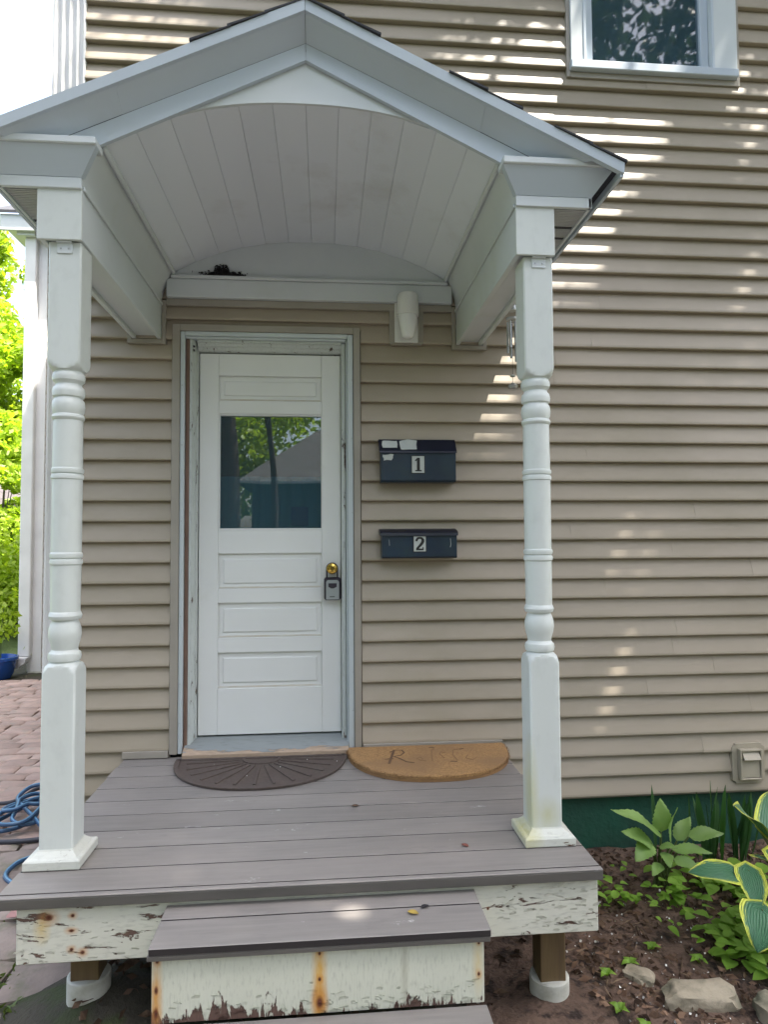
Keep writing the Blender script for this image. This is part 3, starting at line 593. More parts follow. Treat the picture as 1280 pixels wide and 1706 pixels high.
    m = MB(); quad(m, (xo, YF - .012, 2.5415), (xo, -.016, 2.5415), (XC + sgn * 1.078, -.016, 2.615), (XC + sgn * 1.078, YF - .066, 2.615), (-sgn * .012, 0, .004)); m.build('fascia_crown', 'whitecoil', fs_)
# turned posts
def rf(a, r):
    q = .0535; return min(q / max(abs(math.cos(a)), abs(math.sin(a))), r)
B = .0735
prof = [(B, .318), (B, .885), (.068, .897), (.061, .908), (.052, .914), (.047, .917)]
def seg(*p): prof.extend(p)
seg((.044, .920), (.050, .925), (.0525, .937), (.050, .949), (.044, .954), (.041, .960), (.043, .972), (.0485, .99), (.0515, 1.01), (.0505, 1.028), (.0455, 1.045), (.041, 1.055), (.041, 1.058), (.049, 1.061), (.0525, 1.072), (.049, 1.083), (.0465, 1.086))
seg((.0475, 1.242), (.051, 1.245), (.052, 1.253), (.050, 1.261), (.046, 1.263), (.050, 1.266), (.052, 1.274), (.051, 1.281), (.0475, 1.285))
seg((.048, 1.530), (.051, 1.533), (.052, 1.541), (.050, 1.548), (.046, 1.550), (.050, 1.553), (.052, 1.561), (.051, 1.567), (.048, 1.570))
seg((.0465, 1.732), (.050, 1.735), (.0525, 1.742), (.050, 1.750), (.0465, 1.753), (.051, 1.765), (.0525, 1.782), (.050, 1.799), (.045, 1.806), (.044, 1.810), (.050, 1.814), (.0525, 1.829), (.049, 1.844), (.043, 1.850), (.041, 1.856), (.044, 1.862), (.0505, 1.868), (.0525, 1.880), (.0505, 1.891), (.046, 1.897), (.047, 1.900), (.054, 1.903), (.062, 1.910), (.069, 1.92), (B, 1.932), (B, 2.331))
for sgn, px in ((-1, -1.0565), (1, .583)):
    py = -1.0565
    m = MB(); m.lathe(prof, (px, py, 0), 64, rf=rf); po = m.build('post', 'postpaint', can, 32)
    m = MB(); h = .088; z0 = .2715
    def sq(hh, z): return [(px - hh, py - hh, z), (px + hh, py - hh, z), (px + hh, py + hh, z), (px - hh, py + hh, z)]
    rings = [sq(h - .002, z0), sq(h, z0 + .003), sq(h, z0 + .026), sq(h - .004, z0 + .031), sq(h - .014, z0 + .033), sq(h - .022, z0 + .040), sq(h - .031, z0 + .048), sq(h - .033, z0 + .052)]
    vs = [p for r in rings for p in r]; fs = [(4 * j + i, 4 * j + (i + 1) % 4, 4 * j + 4 + (i + 1) % 4, 4 * j + 4 + i) for j in range(len(rings) - 1) for i in range(4)] + [(0, 1, 2, 3), tuple(range(len(vs) - 4, len(vs)))]
    m.add(vs, fs); m.build('post_base', 'postbase', po)
    br = part('bracket', 'white', po, (px - .024, px + .026, py - .0575, py - .0540, 2.292, 2.330), (px - .024, px + .026, py - .068, py - .0575, 2.3265, 2.330), b=.001)
    for q in (-.012, .014): part('bracket_screw', 'steel', br, (px + q - .003, px + q + .003, py - .0592, py - .0576, 2.305, 2.311), b=.001)

# ================================================================== PORCH DECK AND STEPS
dk = thing('porch_deck', (-.23, -.7, GZ), 'grey composite board porch deck with peeling white rim and step', 'porch deck')
ZD = .269; XL_, XR_ = -1.156, .696
def dark_sides(o):
    o.data.materials.append(MT['boardside'])
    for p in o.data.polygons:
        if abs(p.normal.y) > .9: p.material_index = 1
for i in range(9):
    y0 = -1.2745 + i * .1428; y1 = min(y0 + .1362, -.014)
    ob_ = part('deck_board', 'deck', dk, (XL_ + random.uniform(-.003, .003), XR_ + random.uniform(-.003, .003), y0, y1, ZD - .024, ZD), b=.0012); dark_sides(ob_)
part('edge_board', 'deck', dk, (XL_ - .004, XR_ + .004, -1.300, -1.2785, ZD - .0065, ZD - .001), b=.002)
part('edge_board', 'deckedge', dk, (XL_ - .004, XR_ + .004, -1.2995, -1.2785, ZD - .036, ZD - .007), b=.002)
part('rim_board', 'rim', dk, (-1.104, .692, -1.273, -1.235, .060, ZD - .037), b=.003)
part('side_rim', 'rim', dk, (-1.104, -1.066, -1.2345, -.02, .060, ZD - .0245), b=.003)
part('side_rim', 'rim', dk, (.654, .692, -1.2345, -.02, .060, ZD - .0245), b=.003)
for x in (-.65, -.22, .22): part('joist', 'wood', dk, (x - .019, x + .019, -1.234, -.02, .08, ZD - .0245))
for px, zb, zt in ((-.965, -.105, -.09), (.600, -.205, -.2)):
    sp_ = part('support_post', 'wood', dk, (px - .045, px + .045, -1.095, -1.005, zb - .03, .0595), b=.003)
    m = MB(); m.lathe([(.068, zb - .35), (.068, zb - .004), (.064, zb), (.04, zb + .002)], (px, -1.05, 0), 28); m.build('footing', 'conc', sp_, 40)
st = part('upper_step', 'deck', dk, (-.664, .286, -1.495, -1.3585, .1915, .213), b=.002); dark_sides(st)
dark_sides(part('tread_board', 'deck', st, (-.664, .286, -1.352, -1.2735, .1915, .213), b=.0012))
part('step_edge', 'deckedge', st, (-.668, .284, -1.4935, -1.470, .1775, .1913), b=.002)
part('riser', 'riser', st, (-.660, .270, -1.4695, -1.450, -.0035, .1912), b=.002)
part('step_cheek', 'riser', st, (-.660, -.640, -1.4495, -1.276, -.02, .1912), (.250, .270, -1.4495, -1.276, -.02, .1912), b=.002)
for (x, z, y) in [(-.645, .164, -1.4695), (-.647, .087, -1.4695), (-.647, .025, -1.4695), (-.2, .160, -1.4695), (-.2, .09, -1.4695), (-.2, .026, -1.4695), (.255, .163, -1.4695), (.254, .077, -1.4695)]:
    m = MB(); m.lathe([(.0034, 0), (.0034, -.0012), (.002, -.0018)], (x, y, z), 8, 'y'); m.build('nail_head', 'rustnail', st)
for (x, z) in [(-1.01, .195), (-.941, .197), (-.944, .153), (-.943, .098), (-.911, .088), (.33, .15)]:
    m = MB(); m.lathe([(.0036, 0), (.0036, -.0012), (.002, -.0018)], (x, -1.273, z), 8, 'y'); m.build('nail_head', 'rustnail', dk)
def flakes(parent, y, spots, mat):
    m = MB()
    for (x, z) in spots:
        w, h = random.uniform(.005, .016), random.uniform(.003, .008); a = random.uniform(-.3, .3); o1, o2 = random.uniform(.001, .0045), random.uniform(.001, .0045)
        c, q = math.cos(a), math.sin(a); f = lambda u, v, d: (x + u * c - v * q, y - d, z + u * q + v * c)
        m.add([f(-w, 0, .0004), f(w * .8, -.001, .0004), f(w, h, o1), f(0, h * 1.25, o2), f(-w * .9, h * .8, o1 * .7)], [(0, 1, 2, 3, 4)])
    o = m.build('paint_flakes', mat, parent); o['kind'] = 'stuff'
rim_ = [(random.choice((random.uniform(.36, .69), random.uniform(.50, .69), random.uniform(-1.1, -.7))), random.uniform(.065, .225)) for _ in range(110)]
flakes(dk, -1.273, rim_, 'rim')
flakes(st, -1.4695, [(random.uniform(-.62, .25), .0 + abs(random.gauss(0, .028))) for _ in range(110)], 'riser')
lt = part('lower_step', 'deck', dk, (-.664, .275, -1.618, -1.476, -.0265, -.004), b=.003)
part('tread_board', 'deck', lt, (-.664, .275, -1.76, -1.623, -.0265, -.004), b=.003)
part('riser', 'riser', lt, (-.650, .262, -1.752, -1.735, -.30, -.027), b=.002)
part('step_cheek', 'riser', lt, (-.650, -.632, -1.7345, -1.48, -.30, -.027), (.244, .262, -1.7345, -1.48, -.30, -.027), b=.002)

# ================================================================== THINGS ON THE WALL
def ribbon(m, pts, w, y, th, plane='xz', ws=None):
    pts = [Vector((a, b)) for a, b in pts]; n = len(pts); L_ = []; R2 = []
    for i, p in enumerate(pts):
        d = (pts[min(i + 1, n - 1)] - pts[max(i - 1, 0)]); d.normalize(); nn = Vector((-d.y, d.x)); ww = (ws[i] if ws else w) / 2
        L_.append(p + nn * ww); R2.append(p - nn * ww)
    def P(q, k): return (q.x, y - k, q.y) if plane == 'xz' else (q.x, q.y, y + k)
    for i in range(n - 1):
        q = [L_[i], L_[i + 1], R2[i + 1], R2[i]]
        m.add([P(p, 0) for p in q] + [P(p, th) for p in q], [(0, 1, 2, 3), (7, 6, 5, 4), (0, 4, 5, 1), (1, 5, 6, 2), (2, 6, 7, 3), (3, 7, 4, 0)])
def scrap(m, x0, x1, z0, z1, y, n=14, j=.004):
    pts = []
    for i in range(n):
        t = i / n * 4; s_ = int(t); u = t - s_
        p = [(x0 + (x1 - x0) * u, z0), (x1, z0 + (z1 - z0) * u), (x1 - (x1 - x0) * u, z1), (x0, z1 - (z1 - z0) * u)][s_]
        pts.append((p[0] + random.uniform(-j, j), p[1] + random.uniform(-j, j)))
    m.prism(pts, 'y', y - .0012, y)
def plate(parent, x0, x1, z0, z1, y, digit):
    pl = part('number_plate', 'black', parent, (x0, x1, y - .0016, y, z0, z1), b=.0005)
    part('plate_face', 'tape', pl, (x0 + .0035, x1 - .0035, y - .0028, y - .0017, z0 + .0035, z1 - .0035), b=0)
    w, h = x1 - x0, z1 - z0
    Q = lambda a, b: (x0 + a * w, z0 + b * h)
    m = MB()
    if digit == 1:
        ribbon(m, [Q(.52, .17), Q(.52, .87)], .22 * w, y - .003, .0008)
        ribbon(m, [Q(.28, .155), Q(.76, .155)], .07 * h, y - .0031, .0008)
        ribbon(m, [Q(.29, .70), Q(.46, .82)], .10 * w, y - .0032, .0008)
    else:
        pts = [Q(.25, .66), Q(.27, .76), Q(.36, .84), Q(.50, .87), (Q(.64, .84)), Q(.73, .75), Q(.73, .65), Q(.66, .53), Q(.50, .38), Q(.36, .27), Q(.28, .17)]
        ribbon(m, pts, .17 * w, y - .003, .0008, ws=[.17 * w, .17 * w, .16 * w, .15 * w, .17 * w, .21 * w, .23 * w, .21 * w, .18 * w, .17 * w, .17 * w])
        ribbon(m, [Q(.22, .165), Q(.78, .165)], .10 * h, y - .0031, .0008); ribbon(m, [Q(.745, .12), Q(.745, .30)], .08 * w, y - .0032, .0008)
    m.build('digit', 'black', pl)
mb = thing('mailbox', (.286, -.06, 1.613), 'navy wall mailbox numbered 1 with torn white paper on its lid', 'mailbox', 'mailboxes beside the door')
m = MB(); m.prism([(-.018, 1.613), (-.018, 1.80), (-.045, 1.80), (-.100, 1.768), (-.104, 1.76), (-.104, 1.622), (-.096, 1.613)], 'x', .097, .476); m.build('body', 'navy', mb)
m = MB(); m.prism([(-.019, 1.826), (-.030, 1.834), (-.060, 1.833), (-.112, 1.768), (-.115, 1.758), (-.1085, 1.759), (-.104, 1.7685), (-.056, 1.826)], 'x', .088, .480); ld = m.build('lid', 'navydark', mb)
def lidpt(x, t): return (x, -.0605 - t * .0515, 1.8335 - t * .0655)
for (x0, x1, t0, t1) in ((.104, .182, .12, .82), (.194, .282, .08, .90)):
    n = 12; ring = []
    for i in range(n):
        a = 2 * math.pi * i / n; cx = math.copysign(abs(math.cos(a)) ** .35, math.cos(a)); cy = math.copysign(abs(math.sin(a)) ** .35, math.sin(a))
        x = (x0 + x1) / 2 + cx * (x1 - x0) / 2 + random.uniform(-.005, .004); t = (t0 + t1) / 2 + cy * (t1 - t0) / 2 + random.uniform(-.08, .05)
        p = lidpt(x, t); ring.append(p)
    nv = Vector((0, -.786, .618)) * .0012
    m = MB(); m.add([(Vector(p) + nv * 1.2)[:] for p in ring] + [(Vector(p) + nv * .2)[:] for p in ring], [tuple(range(n))] + [(i, (i + 1) % n, n + (i + 1) % n, n + i) for i in range(n)])
    m.build('paper_scrap', 'tape', ld)
m = MB(); scrap(m, .108, .158, 1.722, 1.750, -.1042); m.build('paper_scrap', 'tape', mb)
plate(mb, .249, .318, 1.655, 1.746, -.1042, 1)
mb = thing('mailbox', (.288, -.06, 1.23), 'low navy wall mailbox numbered 2 with scratched front', 'mailbox', 'mailboxes beside the door')
m = MB(); m.prism([(-.018, 1.232), (-.018, 1.352), (-.102, 1.345), (-.104, 1.24), (-.096, 1.232)], 'x', .100, .477); m.build('body', 'navy', mb)
m = MB(); m.prism([(-.018, 1.353), (-.018, 1.378), (-.04, 1.380), (-.100, 1.366), (-.112, 1.358), (-.114, 1.344), (-.1075, 1.344), (-.1035, 1.347)], 'x', .091, .482); m.build('lid', 'navydark', mb, 30)
plate(mb, .255, .322, 1.262, 1.344, -.1042, 2)
m = MB(); ribbon(m, [(.444, 1.33), (.446, 1.30), (.443, 1.285)], .002, -.1042, .0004); ribbon(m, [(.135, 1.325), (.137, 1.295)], .0015, -.1042, .0004); m.build('scratch', 'tape', mb)

wl = thing('wall_light', (.235, -.02, 2.33), 'white jelly jar porch light on taupe mounting block', 'wall light')
m = MB(); m.prism([(.150, 2.338), (.160, 2.328), (.316, 2.328), (.326, 2.338), (.326, 2.575), (.316, 2.585), (.160, 2.585), (.150, 2.575)], 'y', -.037, -.012); m.build('mounting_block', 'trim', wl)
part('mounting_rim', 'trim', wl, (.164, .312, -.042, -.0372, 2.334, 2.5), b=.002)
part('back_plate', 'lamp', wl, (.176, .297, -.050, -.0425, 2.336, 2.555), b=.003)
m = MB(); m.lathe([(.040, 2.455), (.056, 2.457), (.057, 2.468), (.055, 2.52), (.052, 2.558), (.046, 2.568), (.02, 2.572)], (.238, -.10, 0), 28); m.box(.205, .271, -.075, -.049, 2.49, 2.55); m.build('socket_hood', 'lamp', wl, 40)
m = MB(); m.lathe([(.006, 2.340), (.022, 2.343), (.030, 2.350), (.036, 2.37), (.044, 2.41), (.0485, 2.445), (.0485, 2.456), (.03, 2.457)], (.238, -.10, 0), 28); m.build('glass_jar', 'lens', wl, 50)

vt = thing('dryer_vent', (2.03, -.02, .04), 'taupe plastic vent cover on the siding above the garden bed', 'vent')
m = MB(); x0, x1, z0, z1 = 1.940, 2.118, .042, .246; c_ = .018
m.prism([(x0 + c_, z0), (x1 - c_, z0), (x1 - c_, z0 + .008), (x1, z0 + c_), (x1, z1 - c_), (x1 - c_, z1 - .008), (x1 - c_, z1), (x0 + c_, z1), (x0 + c_, z1 - .008), (x0, z1 - c_), (x0, z0 + c_), (x0 + c_, z0 + .008)], 'y', -.036, -.012); m.build('plate', 'vinylvent', vt)
part('hood_frame', 'vinylvent', vt, (1.968, 1.978, -.064, -.0365, .066, .222), (2.080, 2.090, -.064, -.0365, .066, .222), (1.978, 2.080, -.064, -.0365, .212, .222), (1.978, 2.080, -.064, -.0365, .066, .074), b=.002)
m = MB(); m.prism([(-.0365, .211), (-.050, .211), (-.076, .172), (-.074, .169), (-.0365, .178)], 'x', 1.984, 2.074); m.build('hood', 'vinylvent', vt)
m = MB(); m.prism([(-.0365, .166), (-.052, .166), (-.058, .078), (-.0365, .076)], 'x', 1.980, 2.078); m.build('flap', 'vinylvent', vt)

lb = thing('lock_box', (-.147, .02, 1.02), 'grey faced key lock box hanging from the brass door knob', 'lock box')
part('body', 'boxblack', lb, (-.188, -.102, .006, .044, 1.020, 1.135), b=.008)
m = MB(); m.prism([(-.178, 1.024), (-.112, 1.024), (-.112, 1.112), (-.120, 1.122), (-.170, 1.122), (-.178, 1.112)], 'y', .0015, .0058); fc = m.build('face_plate', 'boxgrey', lb)
m = MB(); m.prism([(-.166, 1.088), (-.152, 1.080), (-.140, 1.080), (-.124, 1.088), (-.124, 1.106), (-.166, 1.106)], 'y', -.0005, .0013); m.build('code_window', 'boxblack', fc)
part('maker_mark', 'black', fc, (-.160, -.134, .0006, .0014, 1.036, 1.0395), b=0)
m = MB(); r_ = .027
m.tube([(-.147 - r_, .022, 1.13), (-.147 - r_, .022, 1.175)] + [(-.147 - r_ * math.cos(t), .024, 1.180 + r_ * math.sin(t)) for t in np.linspace(0, math.pi, 12)] + [(-.147 + r_, .022, 1.175), (-.147 + r_, .022, 1.13)], .0042, 8); m.build('shackle', 'boxblack', lb, 60)

# wind chime behind the right post
wc = thing('wind_chime', (.686, -.35, 2.03), 'small metal wind chime hanging behind the right porch post', 'wind chime')
cx, cy = .690, -.40
m = MB(); m.tube([(cx, cy, 2.506), (cx, cy, 2.42)], .0012, 6); m.tube([(cx, cy, 2.36), (cx, cy, 2.05)], .001, 6); m.build('cord', 'boxblack', wc)
m = MB(); m.lathe([(.003, 2.43), (.012, 2.426), (.020, 2.41), (.023, 2.392), (.021, 2.388)], (cx, cy, 0), 16); m.build('top_cap', 'steel', wc, 40)
m = MB(); m.lathe([(.024, 2.345), (.026, 2.349), (.026, 2.354), (.004, 2.358)], (cx, cy, 0), 16); m.build('tube_disc', 'steel', wc, 40)
for i in range(5):
    a = i * 2 * math.pi / 5 + .3; x, y = cx + .020 * math.cos(a), cy + .020 * math.sin(a)
    m = MB(); m.lathe([(.0035, 2.15 + .02 * i), (.0055, 2.151 + .02 * i), (.0055, 2.335), (.003, 2.336)], (x, y, 0), 10); m.build('chime_tube', 'steel', wc, 40)
m = MB(); m.lathe([(.002, 2.075), (.012, 2.078), (.013, 2.083), (.003, 2.088)], (cx, cy, 0), 14); m.lathe([(.003, 2.02), (.018, 2.024), (.024, 2.036), (.012, 2.045), (.003, 2.05)], (cx, cy, 0), 14); m.build('wind_catcher', 'steel', wc, 40)

# remains of a nest on the ledge
ns = MB(); P = []
for i in range(700):
    t = rng.uniform(0, 1); x = -.69 + rng.normal() * .042; P.append((x, -.056 + rng.normal() * .006, 2.655 + abs(rng.normal()) * .012 * (1.7 if abs(x + .70) < .035 else .7)))
v, f = leaf_quads(np.array(P), .017, .5, ratio=.6); no = fastmesh('nest_remains', v, f, 'nest'); tag(no, 'dark clump of old nest on the ledge under the arched ceiling', 'nest')

# ================================================================== DOORMATS AND DECK LITTER
def halfmat(cx, hw, dep, yb, n=40, ex=2.2):
    out = []
    for i in range(n + 1):
        t = math.pi * i / n; c = math.cos(t); s_ = math.sin(t)
        out.append((cx - hw * math.copysign(abs(c) ** (2 / ex), c), yb - dep * abs(s_) ** (2 / ex)))
    return out
rm = thing('doormat', (-.49, -.25, ZD), 'dark brown half round rubber doormat before the door', 'doormat')
o = halfmat(-.488, .405, .425, -.082); m = MB(); m.prism(o, 'z', ZD + .001, ZD + .008); m.build('mat_base', 'rubber', rm)
m = MB(); inn = halfmat(-.488, .395, .412, -.088); ribbon(m, inn, .022, ZD + .0082, .004, 'xy'); ribbon(m, [(-.885, -.098), (-.09, -.098)], .018, ZD + .0082, .004, 'xy'); m.build('raised_border', 'rubber', rm)
for i in range(13):
    a = math.pi * (i + .5) / 13; c, s_ = math.cos(a), math.sin(a); m = MB()
    k = 1 / ((abs(c) / .345) ** 2.2 + (abs(s_) / .355) ** 2.2) ** (1 / 2.2)
    ribbon(m, [(-.488 - c * t, -.115 - s_ * t * .98) for t in np.linspace(.10, k, 6)], .012, ZD + .0082, .0045, 'xy'); m.build('raised_ray', 'rubber', rm)
m = MB(); ribbon(m, [(-.488 - .085 * math.cos(t), -.112 - .075 * math.sin(t)) for t in np.linspace(.0, math.pi, 14)], .014, ZD + .0082, .0045, 'xy'); m.build('raised_arc', 'rubber', rm)
m = MB()
for q in range(6): x = -.84 + .14 * q + random.uniform(-.03, .03); yq = -.15 - random.uniform(0, .26) * (1 - ((x + .49) / .42) ** 2); m.box(x, x + .004, yq, yq + .005, ZD + .0085, ZD + .0105)
o_ = m.build('crumbs', 'perlite', rm); o_['kind'] = 'stuff'
cm = thing('doormat', (.31, -.25, ZD), 'orange coir half round doormat with faded lettering', 'doormat')
o = halfmat(.318, .396, .448, -.042, 60, 2.35)
nl = 8; vs = []; fs = []
m = MB(); m.prism(o, 'z', ZD + .001, ZD + .014); m.build('mat_base', 'coirfaint', cm)
m = MB(); oi_ = [(.318 + (x - .318) * .995, -.046 + (y + .042) * .992) for x, y in o]; 
n = len(oi_); top = [(.318 + (x - .318) * .975, -.052 + (y + .042) * .965) for x, y in o]
m.add([(x, y, ZD + .0145) for x, y in oi_] + [(x + random.uniform(-.002, .002), y + random.uniform(-.002, .002), ZD + .024) for x, y in oi_] + [(x, y, ZD + .029) for x, y in top] + [(.318, -.2, ZD + .029)],
      [(i, (i + 1) % n, n + (i + 1) % n, n + i) for i in range(n)] + [(n + i, n + (i + 1) % n, 2 * n + (i + 1) % n, 2 * n + i) for i in range(n)] + [(2 * n + i, 2 * n + (i + 1) % n, 3 * n) for i in range(n)])
m.build('coir_pile', 'coir', cm)
# fringe of coir fibres along the rim
P = []; 
for i in range(900):
    t = rng.uniform(0, 1); k = t * (len(o) - 1); a = int(k); u = k - a; x = o[a][0] * (1 - u) + o[min(a + 1, len(o) - 1)][0] * u; yq = o[a][1] * (1 - u) + o[min(a + 1, len(o) - 1)][1] * u
    P.append((x + rng.normal() * .003, yq + rng.normal() * .003, ZD + rng.uniform(.012, .028)))
v, f = leaf_quads(np.array(P), .014, ratio=.12); fo = fastmesh('coir_fringe', v, f, 'coirfaint', cm); fo['kind'] = 'stuff'
zl = ZD + .0292
def letter(pts, w, mat, dz=0.):
    m = MB(); ribbon(m, pts, w, zl + dz, .0008, 'xy'); m.build('lettering', mat, cm)
letter([(.108, -.315), (.128, -.225), (.150, -.120)], .012, 'coirink')
letter([(.128, -.150), (.155, -.118), (.188, -.122), (.196, -.160), (.175, -.200), (.140, -.215), (.165, -.245), (.190, -.295), (.225, -.315)], .008, 'coirink', .0002)
letter([(.095, -.250), (.135, -.247)], .006, 'coirink', .0004)
letter([(.262, -.285), (.245, -.255), (.262, -.235), (.272, -.26), (.262, -.285), (.285, -.295)], .006, 'coirfaint')
letter([(.312, -.30), (.322, -.22), (.336, -.13), (.35, -.12)], .007, 'coirfaint', .0002)
letter([(.375, -.26), (.362, -.20), (.375, -.165), (.392, -.19)], .006, 'coirfaint')
letter([(.395, -.31), (.425, -.315)], .009, 'coirink')
letter([(.43, -.30), (.422, -.22), (.438, -.145), (.465, -.135)], .007, 'coirfaint', .0002)
letter([(.495, -.225), (.475, -.27), (.50, -.30), (.525, -.27)], .006, 'coirfaint')
letter([(.470, -.138), (.492, -.130)], .008, 'coirink', .0003)
letter([(.328, -.092), (.352, -.104)], .008, 'coirink')
# fallen leaves
def curlleaf(name, x, y, z, s_, rot, mat, label):
    m = MB(); vs = []; nu = 6
    for i in range(nu + 1):
        t = i / nu; w = s_ * .32 * math.sin(math.pi * min(.98, t + .02)) ** .7; zz = .25 * s_ * abs(t - .5) ** 1.5
        for k in (-1, 0, 1): vs.append((t * s_ - s_ / 2, k * w, zz + abs(k) * w * .55))
    c, q = math.cos(rot), math.sin(rot)
    vs = [(x + a * c - b * q, y + a * q + b * c, z + d + .001) for a, b, d in vs]
    fs = [(i * 3 + k, i * 3 + k + 1, i * 3 + 4 + k, i * 3 + 3 + k) for i in range(nu) for k in (0, 1)]
    tag(m.add(vs, fs).build(name, mat, None), label, 'leaf')
curlleaf('fallen_leaf', .294, -1.102, ZD, .03, 2.2, 'fallen', 'tiny curled reddish leaf on the deck near the right post')
curlleaf('fallen_leaf', .075, -1.395, .213, .035, -.5, 'yleaf', 'small yellow dried leaf lying on the upper step')
curlleaf('fallen_leaf', .115, -1.365, .213, .028, .4, 'nest', 'small dark curled leaf on the upper step under the deck edge')
curlleaf('fallen_leaf', -.065, -.72, ZD, .03, .1, 'litter', 'tiny brown leaf on the middle deck boards')
curlleaf('fallen_leaf', -1.42, -.42, GZ + .03, .17, .5, 'pinkleaf', 'pale pink fallen leaf on the moss beside the deck')
curlleaf('fallen_leaf', -1.33, -.62, GZ + .03, .12, 2.4, 'pinkleaf', 'smaller pink fallen leaf close to the deck corner')

# ================================================================== HOSES, POT
def smoothpts(P, n=10):
    P = [Vector(p) for p in P]; out = []
    for i in range(len(P) - 1):
        p0, p1, p2, p3 = P[max(i - 1, 0)], P[i], P[i + 1], P[min(i + 2, len(P) - 1)]
        for k in range(n):
            t = k / n; out.append(.5 * ((2 * p1) + (-p0 + p2) * t + (2 * p0 - 5 * p1 + 4 * p2 - p3) * t * t + (-p0 + 3 * p1 - 3 * p2 + p3) * t ** 3))
    return out + [P[-1]]
hz = GZ + .035
pts = []
for i in range(46):
    t = i / 45 * 2 * math.pi * 4.6; r = .13 + .05 * math.sin(1.7 * t) + .03 * math.sin(.6 * t)
    pts.append((-1.86 + r * math.cos(t) + .04 * math.sin(.9 * t), .62 + r * 1.25 * math.sin(t), hz + .012 + .03 * i / 45 * 2 + .05 * max(0, math.sin(.75 * t + 1))))
pts += [(-1.66, .33, hz + .03), (-1.61, .17, hz), (-1.68, .05, hz), (-1.665, -.09, hz), (-1.5, -.2, hz), (-1.2, -.22, hz)]
ho = thing('garden_hose', (-1.8, .5, GZ), 'light blue garden hose coiled on the pavers behind the left post', 'hose')
sp_ = smoothpts(pts, 6); m = MB(); m.tube(sp_, .0115, 8); m.build('hose_tube', 'hose', ho, 60)
m = MB(); m.tube([p + Vector((0, -.0025, .0085)) for p in sp_], .0045, 5); m.build('hose_stripe', 'hosestripe', ho, 60)
m = MB(); m.tube(smoothpts([(-3.0, .62, hz), (-2.5, .55, hz), (-2.1, .36, hz), (-1.8, .30, hz), (-1.4, .36, hz), (-1.2, .2, hz)], 8), .013, 8); m.tube(smoothpts([(-2.9, .95, hz), (-2.4, .88, hz), (-2.05, .8, hz + .02), (-1.95, 1.0, hz + .03), (-1.7, .9, hz)], 8), .012, 8)
tag(m.build('dark_hose', 'hosedark', None, 60), 'dark hose lying across the pavers past the blue coil', 'hose')
po = thing('flower_pot', (-4.10, 4.95, GZ), 'glazed blue flower pot with a seedling at the back of the path', 'flower pot')
m = MB(); m.lathe([(.18, GZ), (.21, GZ + .06), (.238, GZ + .18), (.243, GZ + .21), (.258, GZ + .215), (.258, GZ + .25), (.238, GZ + .252), (.225, GZ + .2), (.02, GZ + .2)], (-4.10, 4.95, 0), 36); m.build('pot', 'bluepot', po, 40)
m = MB(); m.tube([(-4.03, 4.95, GZ + .24), (-4.02, 4.94, GZ + .6), (-3.99, 4.93, GZ + .85)], .008, 6, .003); m.build('stem', 'stem', po)
P = np.array([(-4.0, 4.94, GZ + .62)]) + rng.normal(size=(60, 3)) * np.array([.12, .12, .14]); v, f = leaf_quads(P, .09); fastmesh('foliage', v, f, 'shrub', po)

# ================================================================== GARDEN PLANTS AND ROCKS
def blade(base, tip, w, arch, mat, parent, name='leaf', nu=9, fold=.25, shape=(.75, 1.0), twist=0., heart=0., serr=0.):
    """a leaf surface from base to tip, arched up by 'arch', with UVs (u across, v along)"""
    base, tip = Vector(base), Vector(tip); d = tip - base; L = d.length; dn = d.normalized()
    side = dn.cross(Vector((0, 0, 1)))
    if side.length < .1: side = Vector((1, 0, 0))
    side.normalize(); side = Matrix.Rotation(twist, 3, dn) @ side; up = side.cross(dn)
    vs = []; uv = []; nw = 7
    for i in range(nu + 1):
        t = i / nu; c = base + d * t + up * (arch * L * math.sin(math.pi * t))
        ww = w * (math.sin(math.pi * t ** shape[0]) ** shape[1] if 0 < t < 1 else .02)
        ww *= 1 + serr * (-1) ** i
        for k in range(nw):
            s_ = (k / (nw - 1) - .5) * 2
            back = -dn * heart * L * abs(s_) * max(0, 1 - 2.2 * t)
            wav = up * (.05 * w * math.sin(9 * t + 3 * s_) * abs(s_))
            vs.append((c + side * (s_ * ww / 2) + up * (fold * abs(s_) * ww / 2) + back + wav)[:]); uv.append((k / (nw - 1), t))
    fs = [(i * nw + k, i * nw + k + 1, (i + 1) * nw + k + 1, (i + 1) * nw + k) for i in range(nu) for k in range(nw - 1)]
    m = MB(); m.add(vs, fs); o_ = ORG.get(parent.name, Vector())
    me = bpy.data.meshes.new(name); me.from_pydata([(Vector(p) - o_)[:] for p in vs], [], fs); me.materials.append(MT[mat])
    ul = me.uv_layers.new(name='UVMap')
    for lp in me.loops: ul.data[lp.index].uv = uv[lp.vertex_index]
    me.polygons.foreach_set('use_smooth', [True] * len(me.polygons))
    ob = bpy.data.objects.new(name, me); COL.objects.link(ob); ob.parent = parent; ORG[ob.name] = o_; return ob
def facing(a, b, k):
    d = (Vector(b) - Vector(a)).normalized(); return k * d.x
